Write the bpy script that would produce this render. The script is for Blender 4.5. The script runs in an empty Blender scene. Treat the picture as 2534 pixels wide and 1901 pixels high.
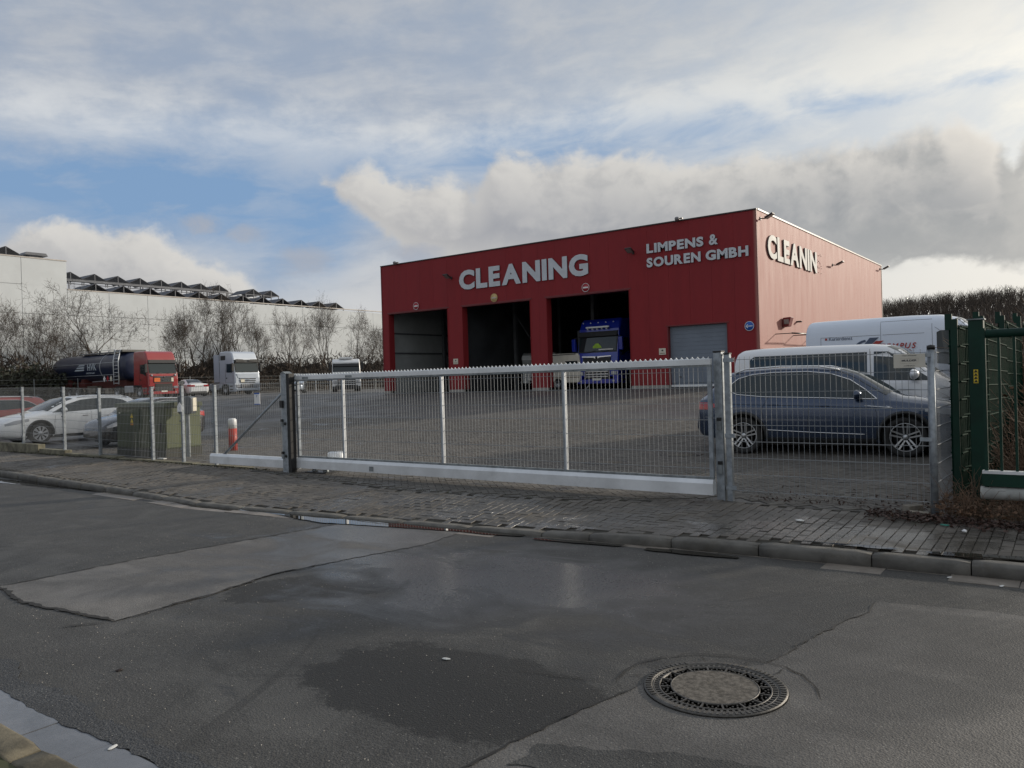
import bpy, math, random
import numpy as np
from mathutils import Matrix, Vector
random.seed(7); rng=np.random.RandomState(7)
R=math.radians; pi=math.pi
S=bpy.context.scene; COL=S.collection

# ---------------------------------------------------------------- camera
EYE=1.57
def setup_camera():
    yaw,pitch,roll=R(36.4),-math.atan(11/1950.),R(-1.7)
    fw=np.array([-math.sin(yaw)*math.cos(pitch),math.cos(yaw)*math.cos(pitch),math.sin(pitch)])
    r0=np.array([math.cos(yaw),math.sin(yaw),0.]); u0=np.cross(r0,fw)
    r=r0*math.cos(roll)+u0*math.sin(roll); u=-r0*math.sin(roll)+u0*math.cos(roll)
    cd=bpy.data.cameras.new('camera'); co=bpy.data.objects.new('camera',cd); COL.objects.link(co)
    m=Matrix(((r[0],u[0],-fw[0],0),(r[1],u[1],-fw[1],0),(r[2],u[2],-fw[2],EYE),(0,0,0,1)))
    co.matrix_world=m; cd.sensor_width=36; cd.lens=1950/2534*36; cd.clip_start=.05; cd.clip_end=3000
    S.camera=co
setup_camera()
SUN_AZ,SUN_EL=28.0,16.0      # azimuth clockwise from +Y
sd=Vector((math.sin(R(SUN_AZ))*math.cos(R(SUN_EL)),math.cos(R(SUN_AZ))*math.cos(R(SUN_EL)),math.sin(R(SUN_EL))))
sl=bpy.data.lights.new('sun','SUN'); sl.energy=3.2; sl.angle=R(3.0); sl.color=(1,.9,.76)
so=bpy.data.objects.new('sun',sl); COL.objects.link(so); so.rotation_euler=sd.to_track_quat('Z','Y').to_euler(); so.location=(30,60,40)
S.view_settings.view_transform='Standard'; S.view_settings.look='None'; S.view_settings.exposure=.24; S.view_settings.gamma=1
S.view_settings.use_curve_mapping=False
S.render.engine='CYCLES'
S.cycles.max_bounces=6; S.cycles.diffuse_bounces=3; S.cycles.glossy_bounces=3; S.cycles.transparent_max_bounces=8
S.cycles.sample_clamp_indirect=4

# ---------------------------------------------------------------- node helpers
class NT:
    def __init__(s,nt): s.nt=nt
    def node(s,t,**k):
        n=s.nt.nodes.new(t)
        for a,b in k.items(): setattr(n,a,b)
        return n
    def set(s,sock,v):
        if isinstance(v,V): v=v.s
        if isinstance(v,bpy.types.NodeSocket): s.nt.links.new(v,sock)
        else: sock.default_value=v
    def m(s,op,a,b=None,c=None,clamp=False):
        n=s.node('ShaderNodeMath',operation=op); n.use_clamp=clamp
        s.set(n.inputs[0],a)
        if b is not None: s.set(n.inputs[1],b)
        if c is not None: s.set(n.inputs[2],c)
        return V(s,n.outputs[0])
    def sstep(s,a,lo,hi):
        n=s.node('ShaderNodeMapRange',interpolation_type='SMOOTHSTEP'); s.set(n.inputs[0],a); n.inputs[1].default_value=lo; n.inputs[2].default_value=hi
        return V(s,n.outputs[0])
    def lin(s,a,lo,hi,o0=0.,o1=1.):
        n=s.node('ShaderNodeMapRange'); s.set(n.inputs[0],a)
        for i,q in enumerate((lo,hi,o0,o1)): n.inputs[i+1].default_value=q
        return V(s,n.outputs[0])
    def xyz(s,x,y,z=0.):
        n=s.node('ShaderNodeCombineXYZ'); s.set(n.inputs[0],x); s.set(n.inputs[1],y); s.set(n.inputs[2],z); return V(s,n.outputs[0])
    def sep(s,v):
        n=s.node('ShaderNodeSeparateXYZ'); s.set(n.inputs[0],v); return [V(s,o) for o in n.outputs]
    def noise(s,vec,scale,detail=4,rough=.55,dist=0.,col=False):
        n=s.node('ShaderNodeTexNoise'); s.set(n.inputs['Vector'],vec); n.inputs['Scale'].default_value=scale
        n.inputs['Detail'].default_value=detail; n.inputs['Roughness'].default_value=rough; n.inputs['Distortion'].default_value=dist
        return V(s,n.outputs[1 if col else 0])
    def vor(s,vec,scale,feat='F1',out=0,rand=1.):
        n=s.node('ShaderNodeTexVoronoi',feature=feat); s.set(n.inputs['Vector'],vec); n.inputs['Scale'].default_value=scale
        n.inputs['Randomness'].default_value=rand
        return V(s,n.outputs[out])
    def mix(s,f,a,b,mode='MIX'):
        n=s.node('ShaderNodeMix',data_type='RGBA',blend_type=mode); s.set(n.inputs[0],f)
        for i,c in ((6,a),(7,b)):
            if isinstance(c,(tuple,list)) and len(c)==3: c=(*c,1)
            if isinstance(c,(int,float)): c=(c,c,c,1)
            s.set(n.inputs[i],c)
        return V(s,n.outputs[2])
    def ramp(s,f,pts):   # greyscale piecewise-linear curve, f in 0..1
        n=s.node('ShaderNodeValToRGB'); s.set(n.inputs[0],f); e=n.color_ramp.elements
        while len(e)<len(pts): e.new(.5)
        for k,(p,v) in enumerate(pts): e[k].position=p; e[k].color=(v,v,v,1)
        return V(s,n.outputs[0])
    def bump(s,h,strength,dist=.01):
        n=s.node('ShaderNodeBump'); n.inputs['Strength'].default_value=strength; n.inputs['Distance'].default_value=dist; s.set(n.inputs['Height'],h)
        return V(s,n.outputs[0])
class V:
    def __init__(s,t,sock): s.t=t; s.s=sock
    def __add__(s,o): return s.t.m('ADD',s,o)
    __radd__=__add__
    def __sub__(s,o): return s.t.m('SUBTRACT',s,o)
    def __rsub__(s,o): return s.t.m('SUBTRACT',o,s)
    def __mul__(s,o): return s.t.m('MULTIPLY',s,o)
    __rmul__=__mul__
    def __truediv__(s,o): return s.t.m('DIVIDE',s,o)
    def mx(s,o): return s.t.m('MAXIMUM',s,o)
    def mn(s,o): return s.t.m('MINIMUM',s,o)
    def sq(s): return s.t.m('MULTIPLY',s,s)

# ---------------------------------------------------------------- sky
def setup_world():
    w=bpy.data.worlds.new('World'); S.world=w; w.use_nodes=True; nt=w.node_tree; nt.nodes.clear(); T=NT(nt)
    out=T.node('ShaderNodeOutputWorld'); bg=T.node('ShaderNodeBackground'); bg.inputs[1].default_value=.1
    nt.links.new(bg.outputs[0],out.inputs[0])
    sky=T.node('ShaderNodeTexSky',sky_type='NISHITA'); sky.sun_disc=False; sky.sun_elevation=R(SUN_EL); sky.sun_rotation=R(SUN_AZ)
    sky.air_density=1.0; sky.dust_density=.6; sky.ozone_density=2.0
    tc=T.node('ShaderNodeTexCoord'); d=V(T,tc.outputs['Generated']); x,y,z=T.sep(d)
    az=T.m('ARCTAN2',x,y)*57.2958
    el=T.m('ARCTAN2',z,T.m('SQRT',x.sq()+y.sq()))*57.2958
    elp=el.mx(0.)
    # direction to sun brightness
    ds=T.m('MULTIPLY',x,sd.x)+y*sd.y+z*sd.z
    sunf=T.sstep(ds,.15,1.0)
    # ---- high veil of cloud, long streaks rising to the right
    u=az*.05; v=elp*.05
    su=u*.9+v*.5; sv=v*2.6-u*.35
    p1=T.xyz(su,sv,3.1)
    n1=T.noise(p1,1.1,7,.56,.25); n2=T.noise(T.xyz(su*1.4,sv*1.5,9.),2.3,7,.6,.4); n3=T.noise(T.xyz(u*2.2,v*3.2,4.),2.,6,.62)
    A0,A1=-90.,20.
    azn=(az-A0)/(A1-A0)
    def cur(pts,lo,hi):   # curve over azimuth (deg) with values lo..hi
        return T.ramp(azn,[(max(0,min(1,(a-A0)/(A1-A0))),(q-lo)/(hi-lo)) for a,q in pts])*(hi-lo)+lo
    # blue gap centre elevation along azimuth, and its half width
    gc=cur([(-90,12),(-69,12.6),(-60,12.9),(-54,12.4),(-49,12.0),(-44,14.6),(-38,15.8),(-30,16.7),(-23,16.6),(-15,17),(20,18)],0,30)
    gw=cur([(-90,1.5),(-70,2.4),(-60,3.0),(-53,4.2),(-49,3.6),(-44,1.6),(-38,1.6),(-30,1.4),(-23,1.5),(-17,1.),(-8,.3),(20,0.)],0,30)
    gap=T.m('EXPONENT',((elp-gc+(n3-.5)*3.)/(gw+.05)).sq()*-.8)
    cov=T.sstep(n1*.55+n2*.25+n3*.2,.36,.58)
    cov=(cov*.30+.74).mn(1.)
    cov=(cov-gap*T.lin(gw,0.,2.2,0.,1.)*.92+ (n2-.5)*gap*1.3).mx(0.).mn(1.)
    cov=cov*T.sstep(el,-2.,1.)
    tex=T.sstep(n2*.5+n3*.28+n1*.35,.44,.68)
    brightband=T.m('EXPONENT',((elp-cur([(-90,17),(-68,16.8),(-55,17.),(-50,17.2),(-45,16.6),(-36,16.8),(-29,18.3),(-11,18.3),(20,20)],0,30)-(n3-.5)*3.)/1.9).sq()*-1.)
    vb=(tex*.45+brightband*.55).mn(1.)
    vcol=T.mix(vb,(.33,.37,.44),(.60,.62,.64))
    vcol=T.mix(T.sstep(az,-45.,0.)*.55+sunf*.25,vcol,(.72,.72,.68))
    lowglow=T.m('EXPONENT',(elp/7.5).sq()*-1.)
    vcol=T.mix(lowglow*.75,vcol,(.66,.64,.60))
    topd=T.sstep(elp+(n3-.5)*8.,17.,27.)
    vcol=T.mix(topd*.50,vcol,T.mix(n3,(.27,.31,.38),(.42,.44,.47)))
    # ---- cumulus bank
    def cumulus(a,e,amp):
        azn2=(a-A0)/(A1-A0)
        def c2(pts,lo,hi):
            return T.ramp(azn2,[(max(0,min(1,(q-A0)/(A1-A0))),(w_-lo)/(hi-lo)) for q,w_ in pts])*(hi-lo)+lo
        topL=c2([(-90,8),(-74,8),(-70,8.8),(-67.5,10.3),(-65.4,11.3),(-63,10.4),(-60.5,10.6),(-58.6,9.6),(-56.2,8.7),(-54,6.8),(-52.5,4.5),(-50.5,1.),(-49,-5),(20,-5)],-5,25)
        topR=c2([(-90,12),(-50.5,13.2),(-48.9,14.2),(-46.3,15.4),(-43.8,14.2),(-41.2,14.6),(-38.6,13.6),(-36.9,15.9),(-35.3,16.1),(-33.2,15.3),(-28.5,15.6),(-25,14.6),(-21.5,14.2),(-18.5,14.6),(-14,14.9),(-10,14.8),(-7,15.2),(-4.8,13.9),(-3.7,11.8),(-2.4,14.4),(5,13),(20,10)],0,30)
        base=c2([(-90,28),(-54,19.),(-50.5,15.),(-48.,12.8),(-46.2,11.4),(-43.8,9.0),(-40,7.5),(-33,6.8),(-20,6.6),(-11,6.4),(-3,6.0),(5,5.5),(20,5)],0,30)
        p=T.xyz(a*.05,e*.062,1.7)
        b1=1.-T.m('ABSOLUTE',T.noise(p,6.5,6,.5,.35)*2.-1.)*1.4
        b2=T.noise(p,4.2,8,.62,.2)
        b3=T.noise(p,1.9,5,.6,.5)
        nn=(b1*.30+b2*.85+b3*.55-.93)*amp
        dens=(topL-e+nn*5.2).mx((topR-e+nn*4.2).mn((e-base)*1.2+nn*5.))
        return dens,nn
    dn,nn=cumulus(az,elp,1.0)
    dn2,_=cumulus(az+1.5,elp+1.1,1.0)
    dn3,_=cumulus(az-1.0,elp-1.0,1.0)
    cm=T.sstep(dn,-.35,1.15)
    rim=T.sstep(dn-dn2,-.2,1.9)*T.lin(dn,0.,4.5,1.,.22)
    depth=T.sstep(dn,.2,5.)
    ccol=T.mix(depth,(.48,.475,.47),(.31,.32,.35))
    ccol=T.mix(T.sstep(nn,-.12,.25)*.5,ccol,(.47,.465,.46))
    ccol=T.mix((rim*.75).mn(1.),ccol,(.68,.66,.62))
    ccol=T.mix(T.sstep(az,-40.,-8.)*T.lin(rim,0.,1.,.72,.0),ccol,T.mix(T.sstep(nn,-.15,.3),(.25,.27,.285),(.36,.37,.37)))
    # small dark scraps
    def blob(a,e,ra,re):
        q=((az-a)/ra).sq()+((elp-e)/re).sq()
        return T.sstep(1.-q+(T.noise(T.xyz(az*.05,elp*.07,6.),5.5,8,.68,.6)-.5)*2.8,-.15,1.2)
    bl=blob(-57.6,11.0,1.5,.8).mx(blob(-54.6,10.5,1.7,.75)).mx(blob(-51.,8.7,2.5,1.25)).mx(blob(-43.,9.2,2.6,.8))
    skyc=V(T,sky.outputs[0])
    bluec=T.mix(.86,skyc,(2.0,3.25,5.2))     # deep winter blue between the clouds
    c=T.mix(cov,bluec,T.mix(1.,vcol,(10,10,10),'MULTIPLY'))
    c=T.mix(cm,c,T.mix(1.,ccol,(10,10,10),'MULTIPLY'))
    c=T.mix(bl*.82,c,(3.5,3.75,4.3))
    glow=T.m('POWER',ds.mx(0.),8.)*.9
    c=T.mix(1.,c,T.mix(glow,(.94,.94,.94),(1.85,1.7,1.5)),'MULTIPLY')
    nt.links.new(c.s,bg.inputs[0])
    w.cycles.sampling_method='MANUAL'; w.cycles.sample_map_resolution=512
setup_world()

# ---------------------------------------------------------------- materials
MATS={}
def newmat(name):
    m=bpy.data.materials.new(name); m.use_nodes=True; nt=m.node_tree; T=NT(nt)
    b=nt.nodes['Principled BSDF']; return m,T,b
def mat(name,col,rough=.5,metal=0.,var=.12,vs=3.,bump=0.,bs=60.,coat=0.,spec=.5,dirt=0.,obj=False,alpha=None,stretch=None):
    if name in MATS: return MATS[name]
    m,T,b=newmat(name)
    if obj: pos=V(T,T.node('ShaderNodeTexCoord').outputs['Object'])
    else: pos=V(T,T.node('ShaderNodeNewGeometry').outputs['Position'])
    if stretch:
        mp=T.node('ShaderNodeMapping'); T.set(mp.inputs[0],pos); mp.inputs['Scale'].default_value=stretch; pos=V(T,mp.outputs[0])
    n=T.noise(pos,vs,5,.6)
    c0=tuple(max(0,q*(1-var)) for q in col); c1=tuple(min(1,q*(1+var)) for q in col)
    c=T.mix(T.sstep(n,.3,.7),c0,c1)
    if dirt>0:
        n2=T.noise(pos,vs*.6,7,.7,.5); c=T.mix(T.sstep(n2,.5,.75)*dirt,c,(.09,.075,.055))
    T.set(b.inputs['Base Color'],c); T.set(b.inputs['Roughness'],T.lin(n,.2,.8,max(.02,rough-.06),min(1,rough+.08)))
    b.inputs['Metallic'].default_value=metal; b.inputs['Specular IOR Level'].default_value=spec
    if coat: b.inputs['Coat Weight'].default_value=coat; b.inputs['Coat Roughness'].default_value=.04
    if bump: T.set(b.inputs['Normal'],T.bump(T.noise(pos,bs,5,.65),bump,.004))
    MATS[name]=m; return m
def glassmat():
    if 'glass' in MATS: return MATS['glass']
    m,T,b=newmat('vehicle glass'); b.inputs['Base Color'].default_value=(.014,.024,.028,1); b.inputs['Roughness'].default_value=.03
    b.inputs['Specular IOR Level'].default_value=.62
    MATS['glass']=m; return m
def emit(name,col,st):
    m,T,b=newmat(name); b.inputs['Base Color'].default_value=(*col,1); b.inputs['Emission Color'].default_value=(*col,1); b.inputs['Emission Strength'].default_value=st; MATS[name]=m; return m

def asphalt_mat(name,base,wetamt=1.,grain=1.,patches=False):
    m,T,b=newmat(name); pos=V(T,T.node('ShaderNodeNewGeometry').outputs['Position']); x,y,z=T.sep(pos)
    p=T.xyz(x,y,0.)
    big=T.noise(p,.55,5,.6,.4); mid=T.noise(p,3.5,6,.6,.3); fine=T.noise(p,48,4,.75); sp=T.vor(p,95.)
    spc=T.sep(T.vor(p,95.,out=1))[0]
    c=T.mix(T.sstep(mid,.3,.7),tuple(q*.8 for q in base),tuple(q*1.12 for q in base))
    c=T.mix(T.sstep(fine,.42,.60)*.68*grain,c,tuple(q*.55 for q in base))
    # pale chippings showing at the surface
    c=T.mix(T.sstep(spc,.93,.97)*T.sstep(sp,.42,.2)*.8,c,(.34,.33,.30))
    c=T.mix(T.sstep(spc,.0,.12)*-1.+1. if False else T.sstep(spc,.16,.05)*.5*grain,c,tuple(q*.35 for q in base))
    # long tyre-brushed streaks and stains along the street
    st=T.noise(T.xyz(x*.35,y*2.6,2.),1.3,6,.62,.6); c=T.mix(T.sstep(st,.46,.68)*.45,c,tuple(q*.55 for q in base))
    st2=T.noise(T.xyz(x*.9+y*.5,y*.9-x*.6,7.),.9,6,.6,.8); c=T.mix(T.sstep(st2,.50,.66)*.42,c,tuple(min(1,q*1.6) for q in base))
    if patches:
        nn=T.noise(p,1.7,8,.72,.3); nf=T.noise(p,9.,6,.7)
        def pat(cx_,cy_,rx,ry,ang,edge=.16):
            ca,sa=math.cos(ang),math.sin(ang); u_=((x-cx_)*ca+(y-cy_)*sa)/rx; v_=((y-cy_)*ca-(x-cx_)*sa)/ry
            return T.sstep(1.-T.m('SQRT',u_.sq()+v_.sq())+(nn-.5)*1.1+(nf-.5)*.45,-edge*.35,edge*.35)
        pm=pat(-3.05,3.42,1.02,.56,.02).mx(pat(-5.35,4.85,1.25,.48,.95)).mx(pat(-2.0,2.9,.32,.14,.2)*.8)
        fine2=T.noise(p,150,3,.8)
        dk=T.mix(T.sstep(fine2,.35,.7),tuple(q*.16 for q in base),tuple(q*.46 for q in base)); dk=T.mix(T.sstep(spc,.95,.98)*T.sstep(sp,.42,.2)*.6,dk,(.26,.26,.24))
        c=T.mix(pm*.92,c,dk)
        # fine crazing
        cr=T.vor(T.xyz(x+(nf-.5)*.12,y+(nn-.5)*.2,0.),1.15,'DISTANCE_TO_EDGE'); cm_=T.sstep(cr,.012,.003)*T.sstep(big,.5,.62)
        c=T.mix(cm_*.30,c,(.018,.018,.018))
        # rubber-dark scuffs swung out of the gateway
        ar=T.m('SQRT',(x+9.).sq()+(y-.2).sq()); sc_=T.noise(T.xyz(ar*6.,T.m('ARCTAN2',y-.2,x+9.)*1.2,1.),1.4,5,.65)
        c=T.mix(T.sstep(sc_,.56,.72)*T.sstep(ar,3.2,4.6)*T.sstep(ar,8.5,6.2)*.5,c,tuple(q*.38 for q in base))
    # damp places: around the gateway run-off and scattered
    dx=(x+4.9)/4.2; dy=(y-5.5)/2.1
    near=T.m('EXPONENT',(dx.sq()+dy.sq())*-.9).mx(T.m('EXPONENT',(((x+6.9)/1.5).sq()+((y-6.4)/.62).sq())*-1.)*1.25)
    dx2=(x+.3)/2.; dy2=(y-5.6)/1.2
    near2=T.m('EXPONENT',(dx2.sq()+dy2.sq())*-.8)
    wn=T.noise(T.xyz(x*.8,y*1.3,5.),1.1,6,.6,1.1)
    wet=T.sstep(wn*.75+near*.42+near2*.22+(mid-.5)*.25,.56,.74)*wetamt
    stn=T.m('EXPONENT',(((x+4.1)/1.7).sq()+((y-4.7)/.8).sq())*-1.)*.30+T.m('EXPONENT',(((x+1.9)/2.2).sq()+((y-6.2)/.5).sq())*-1.)*.18
    wet=wet.mx(T.sstep(wn*.8+stn+(mid-.5)*.35,.50,.61)*wetamt)
    c=T.mix(wet*.66,c,tuple(q*.34 for q in base))
    film=T.sstep(wn*.60+near*.62+(big-.5)*.35+(mid-.5)*.12,.66,.90)*wetamt
    T.set(b.inputs['Base Color'],c)
    T.set(b.inputs['Roughness'],(T.lin(fine,.2,.8,.62,.8)-wet*.16-film*.30).mx(.23))
    b.inputs['Specular IOR Level'].default_value=.42
    h=fine*.6+sp*.7
    bn=T.node('ShaderNodeBump'); T.set(bn.inputs['Height'],h); bn.inputs['Distance'].default_value=.006; T.set(bn.inputs['Strength'],(1.-film*.88)*.8*grain)
    nt=m.node_tree; nt.links.new(bn.outputs[0],b.inputs['Normal'])
    MATS[name]=m; return m
def paver_mat(name,base,use_obj=True,wetbias=0.):
    m,T,b=newmat(name); pos=V(T,T.node('ShaderNodeNewGeometry').outputs['Position']); x,y,z=T.sep(pos); p=T.xyz(x,y,0.)
    at=T.node('ShaderNodeAttribute'); at.attribute_name='tone'; ran=V(T,at.outputs['Fac'])
    oi=T.node('ShaderNodeObjectInfo'); ro=V(T,oi.outputs['Random'])
    rr=(ran+ro) if use_obj else ran
    rr=T.m('FRACT',rr)
    fine=T.noise(p,90,4,.7); mid=T.noise(p,2.2,6,.65,.5); big=T.noise(p,.5,5,.6,.5)
    c=T.mix(rr,tuple(q*.72 for q in base),tuple(min(1,q*1.22) for q in base))
    c=T.mix(T.sstep(mid,.42,.7)*.55,c,tuple(q*.5 for q in base))
    c=T.mix(T.sstep(big,.5,.68)*.35,c,(base[0]*1.25,base[1]*1.12,base[2]*.95))
    c=T.mix(T.sstep(fine,.45,.7)*.4,c,tuple(q*.6 for q in base))
    moss=T.noise(p,1.1,6,.7,.4); c=T.mix(T.sstep(moss,.6,.72)*.4,c,(.05,.055,.02))
    wn=T.noise(T.xyz(x*.7,y*1.1,3.),1.3,6,.62,1.)
    wet=T.sstep(wn+wetbias+ T.m('EXPONENT',(((x+2.6)/2.4).sq()+((y-8.2)/.9).sq())*-1.)*.16+T.m('EXPONENT',(((x+6.5)/3.).sq()+((y-7.6)/.9).sq())*-1.)*.14,.5,.66)
    c=T.mix(wet*.62,c,tuple(q*.40 for q in base))
    film=T.sstep(wn+T.m('EXPONENT',(((x+1.9)/1.5).sq()+((y-8.1)/.55).sq())*-1.)*.38+T.m('EXPONENT',(((x+5.2)/1.8).sq()+((y-7.6)/.4).sq())*-1.)*.16,.62,.74)
    T.set(b.inputs['Base Color'],c); T.set(b.inputs['Roughness'],(T.lin(fine,.2,.8,.66,.85)-wet*.30-film*.28).mx(.14))
    b.inputs['Specular IOR Level'].default_value=.45
    T.set(b.inputs['Normal'],T.bump(fine,.5,.003))
    MATS[name]=m; return m
def yard_mat():
    m,T,b=newmat('block paved yard'); pos=V(T,T.node('ShaderNodeNewGeometry').outputs['Position']); x,y,z=T.sep(pos)
    k=.70711; a=(x+y)*k; bb=(y-x)*k; p=T.xyz(a,bb,0.)
    br=T.node('ShaderNodeTexBrick'); T.set(br.inputs['Vector'],p); br.inputs['Scale'].default_value=1.; br.inputs['Brick Width'].default_value=.2; br.inputs['Row Height'].default_value=.1
    br.inputs['Mortar Size'].default_value=.006; br.inputs['Color1'].default_value=(.8,.8,.8,1); br.inputs['Color2'].default_value=(1.15,1.15,1.15,1); br.inputs['Mortar'].default_value=(.3,.3,.3,1); br.inputs['Mortar Smooth'].default_value=.4
    q=T.xyz(x,y,0.)
    big=T.noise(q,.16,5,.6,.6); mid=T.noise(q,1.3,6,.65,.4); st=T.noise(T.xyz((x-y*.45)*.12,(y+x*.45)*.9,3.),1.,6,.6,.5)
    c=T.mix(T.sstep(mid,.35,.7),(.090,.085,.077),(.130,.122,.110))
    c=T.mix(T.sstep(big,.42,.62)*.55,c,(.056,.059,.069))
    c=T.mix(T.sstep(st,.5,.66)*.45,c,(.075,.075,.084))
    c=T.mix(1.,c,V(T,br.outputs['Color']),'MULTIPLY')
    T.set(b.inputs['Base Color'],c); T.set(b.inputs['Roughness'],T.lin(T.noise(q,.4,5,.6,.8),.4,.62,.5,.8)); b.inputs['Specular IOR Level'].default_value=.4
    T.set(b.inputs['Normal'],T.bump(V(T,br.outputs['Fac'])*-1.,.5,.004))
    MATS['yard']=m; return m

# ---------------------------------------------------------------- mesh helpers
class MB:
    def __init__(s): s.v=[];s.f=[];s.m=[];s.n=0;s.sm=[]
    def add(s,v,f,mi=0,smooth=False):
        v=np.asarray(v,float).reshape(-1,3); s.v.append(v)
        for q in f: s.f.append([i+s.n for i in q]); s.m.append(mi); s.sm.append(smooth)
        s.n+=len(v); return s
    def box(s,x0,x1,y0,y1,z0,z1,mi=0):
        v=[(x,y,z) for x in (x0,x1) for y in (y0,y1) for z in (z0,z1)]
        return s.add(v,[(0,1,3,2),(4,6,7,5),(0,4,5,1),(2,3,7,6),(0,2,6,4),(1,5,7,3)],mi)
    def tube(s,pts,r,n=6,mi=0,caps=True,smooth=True):
        pts=np.asarray(pts,float); k=len(pts)
        rr=np.full(k,r) if np.isscalar(r) else np.asarray(r,float)
        V_=[];up=None
        for i in range(k):
            d=pts[min(i+1,k-1)]-pts[max(i-1,0)]; d/=np.linalg.norm(d)+1e-12
            if up is None: up=np.array([0,0,1.]) if abs(d[2])<.9 else np.array([1.,0,0])
            a=np.cross(d,up); a/=np.linalg.norm(a)+1e-12; bb=np.cross(a,d); up=bb
            t=np.arange(n)*2*pi/n+pi/n
            V_.append(pts[i]+rr[i]*(np.cos(t)[:,None]*a+np.sin(t)[:,None]*bb))
        f=[(i*n+j,i*n+(j+1)%n,(i+1)*n+(j+1)%n,(i+1)*n+j) for i in range(k-1) for j in range(n)]
        if caps: f+= [tuple(range(n))[::-1],tuple((k-1)*n+j for j in range(n))]
        return s.add(np.vstack(V_),f,mi,smooth and n>4)
    def prism(s,poly,axis,a0,a1,mi=0,smooth=False):
        # poly: 2-D points in the two other axes (order x,y,z without `axis`)
        n=len(poly); o=[i for i in range(3) if i!=axis]; v=np.zeros((2*n,3))
        for k,a in ((0,a0),(1,a1)):
            for i,q in enumerate(poly): v[k*n+i,o[0]]=q[0]; v[k*n+i,o[1]]=q[1]; v[k*n+i,axis]=a
        f=[(i,(i+1)%n,n+(i+1)%n,n+i) for i in range(n)]+[tuple(range(n))[::-1],tuple(range(n,2*n))]
        return s.add(v,f,mi,smooth)
    def lathe(s,prof,c,axis=1,n=32,mi=0,smooth=True,close=False):
        # prof: (radius, along) about `axis`
        o=[i for i in range(3) if i!=axis]; k=len(prof); v=np.zeros((k*n,3)); t=np.arange(n)*2*pi/n
        for i,(r,a) in enumerate(prof):
            v[i*n:(i+1)*n,o[0]]=c[o[0]]+r*np.cos(t); v[i*n:(i+1)*n,o[1]]=c[o[1]]+r*np.sin(t); v[i*n:(i+1)*n,axis]=c[axis]+a
        kk=k if close else k-1
        f=[(i*n+j,i*n+(j+1)%n,((i+1)%k)*n+(j+1)%n,((i+1)%k)*n+j) for i in range(kk) for j in range(n)]
        if not close:
            if prof[0][0]>1e-6: f.append(tuple(range(n)))
            if prof[-1][0]>1e-6: f.append(tuple((k-1)*n+j for j in range(n)))
        return s.add(v,f,mi,smooth)
    def grid(s,P,mi=0,smooth=True,cu=False):
        P=np.asarray(P,float); a,b=P.shape[:2]
        f=[(i*b+j,i*b+(j+1)%b,(i+1)*b+(j+1)%b,(i+1)*b+j) for i in range(a-1) for j in range(b if cu else b-1)]
        return s.add(P.reshape(-1,3),f,mi,smooth)
    def mesh(s,name,mats,fix=True):
        me=bpy.data.meshes.new(name)
        v=np.vstack(s.v) if s.v else np.zeros((0,3)); me.from_pydata(v.tolist(),[],s.f)
        for m in (mats if isinstance(mats,(list,tuple)) else [mats]): me.materials.append(m)
        me.polygons.foreach_set('material_index',s.m); me.polygons.foreach_set('use_smooth',s.sm); me.update()
        if fix:
            import bmesh
            bm=bmesh.new(); bm.from_mesh(me); bmesh.ops.recalc_face_normals(bm,faces=bm.faces); bm.to_mesh(me); bm.free()
        return me
    def obj(s,name,mats,parent=None,loc=None,fix=True,bevel=0,auto=True):
        o=bpy.data.objects.new(name,s.mesh(name,mats,fix)); COL.objects.link(o)
        if parent is not None: o.parent=parent
        if loc is not None: o.location=loc
        if bevel:
            md=o.modifiers.new('bevel','BEVEL'); md.width=bevel; md.segments=2; md.limit_method='ANGLE'
        return o
def tag(o,label=None,cat=None,group=None,kind=None):
    if label: o['label']=label
    if cat: o['category']=cat
    if group: o['group']=group
    if kind: o['kind']=kind
    return o
def empty(name,loc=(0,0,0),rz=0.,label=None,cat=None,group=None):
    o=bpy.data.objects.new(name,None); COL.objects.link(o); o.location=loc; o.rotation_euler=(0,0,rz); o.empty_display_size=.2
    return tag(o,label,cat,group)
KIDS={}
def dup(root,loc,rz=0.,scale=None,label=None,group=None):
    def cp(o,par):
        c=o.copy(); COL.objects.link(c); c.parent=par
        for ch in [q for q in ALLCH(o)]: cp(ch,c)
        return c
    r=cp(root,None); r.location=loc; r.rotation_euler=(0,0,rz)
    if scale: r.scale=scale if hasattr(scale,'__len__') else (scale,)*3
    if label: r['label']=label
    if group: r['group']=group
    return r
def ALLCH(o): return [q for q in COL.objects if q.parent==o]
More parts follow.
